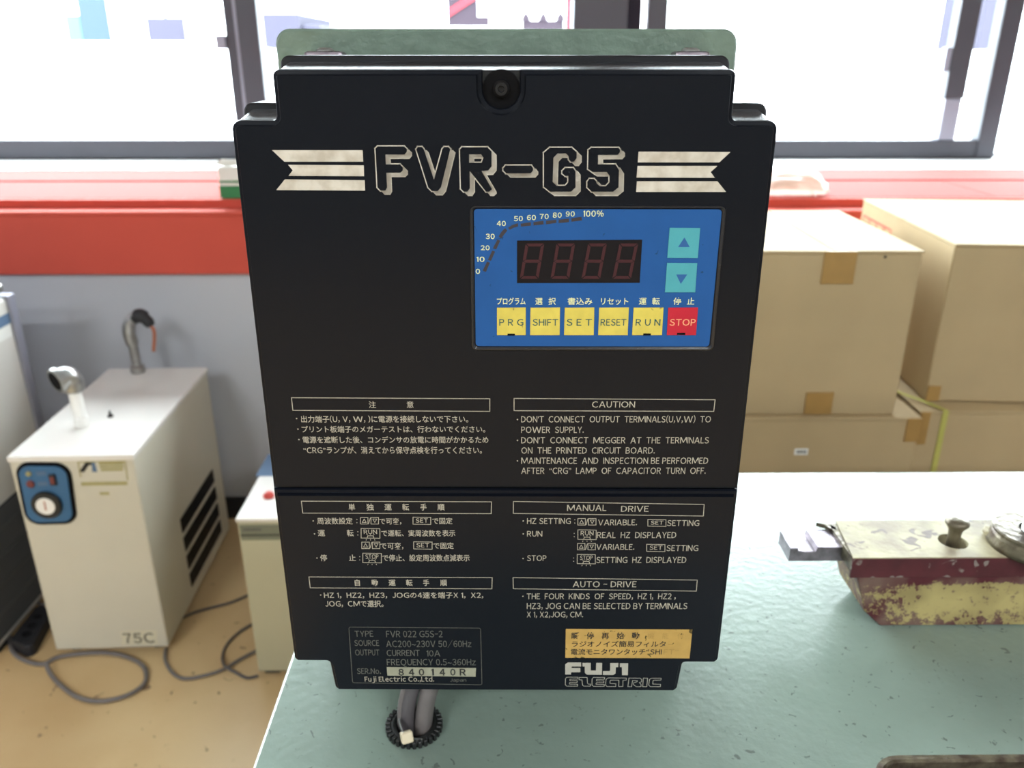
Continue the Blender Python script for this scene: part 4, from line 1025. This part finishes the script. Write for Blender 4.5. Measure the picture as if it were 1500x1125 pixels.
# things on the red counter
a = ony(329, 308, 2.02); b = ony(352, 243, 2.02)
gb = root('green_white_box', (a.x+.04, 2.02, SZ), 'white box with green printed base on the red counter, half behind the inverter', 'box')
link('box_body', B(a.x, a.x+.14, 2.005, 2.10, SZ+.0005, b.z, .002), M['paper'], gb)
link('green_base', B(a.x-.0006, a.x+.1406, 2.0044, 2.1006, SZ+.0008, SZ+.030), M['greenprint'], gb)
link('green_stripe', B(a.x-.0006, a.x+.1406, 2.0044, 2.1006, SZ+.037, SZ+.042), M['greenprint'], gb)
link('open_flap', prism_y([(a.x-.012, b.z+.006), (a.x+.02, b.z), (a.x+.06, b.z+.003), (a.x+.05, b.z+.014), (a.x+.01, b.z+.016)], 2.01, 2.014), M['paper'], gb)
q = ony(1165, 308, 2.03)
bag = root('plastic_bag', (q.x, 2.05, SZ), 'crumpled clear plastic bag on the red counter behind the nearest carton', 'bag')
b_ = bmesh.new(); bmesh.ops.create_icosphere(b_, subdivisions=4, radius=1)
for v in b_.verts:
    c_ = v.co.copy(); n_ = 1+.05*sin(9*c_.x+2*c_.z)*cos(7*c_.y)+.03*sin(17*c_.z+11*c_.x)
    z_ = max(c_.z, -.25)
    sxx = abs(c_.x)**.7*(1 if c_.x > 0 else -1)
    v.co = Vector((q.x-.008+sxx*.090*n_*(1-.18*max(0, z_)), 2.058+c_.y*.050*n_, SZ+.0155+z_*.044*n_))
link('bag_film', b_, M['film'], bag, smooth=True)
w0 = ony(1178, 275, 2.05)
link('folded_corner', tube([(w0.x-.022, 2.04, w0.z+.002), (w0.x, 2.035, w0.z-.001), (w0.x+.020, 2.035, w0.z-.012), (w0.x+.045, 2.035, w0.z-.045)], .005, 8, flat=(.007, .002)), M['paper'], bag, label='white folded edge')
q = ony(1150, 268, 2.2)
gbx = root('grey_bar', (q.x-.15, 2.2, SZ), 'dark grey bar lying on the sill behind the plastic bag', 'bar')
link('bar_body', B(q.x-.45, q.x+.035, 2.19, 2.215, SZ+.0008, ony(1150, 267, 2.2).z, .002), M['gasket'], gbx)
link('bar_cap', B(q.x-.45, q.x+.045, 2.185, 2.22, ony(1150, 267, 2.2).z, ony(1150, 262, 2.2).z, .001), M['alul'], gbx)

# ------------------------------------------------------------------ fixtures of the added fill lamps (out of view)
for i, (lx, ly) in enumerate(FILL_LAMPS):
    o = root('added_fill_lamp', (lx, ly, ZC), 'added unseen twin tube fill lamp, %s row of the two %s' % (('near', 'near', 'far', 'far')[i], ('at left', 'at right', 'at left', 'at right')[i]), 'lamp', 'added fill lamps')
    link('housing', B(lx-.63, lx+.63, ly-.11, ly+.11, ZC-.06, ZC, .005), M['whitepaint'], o)
    for s in (-.06, .06):
        link('tube_lamp', tube([(lx-.58, ly+s, ZC-.085), (lx+.58, ly+s, ZC-.085)], .014, 10, sm=0), emis('lamp_tube', (1, .96, .9, 1), 8) if i == 0 and s < 0 else bpy.data.materials['lamp_tube'], o)
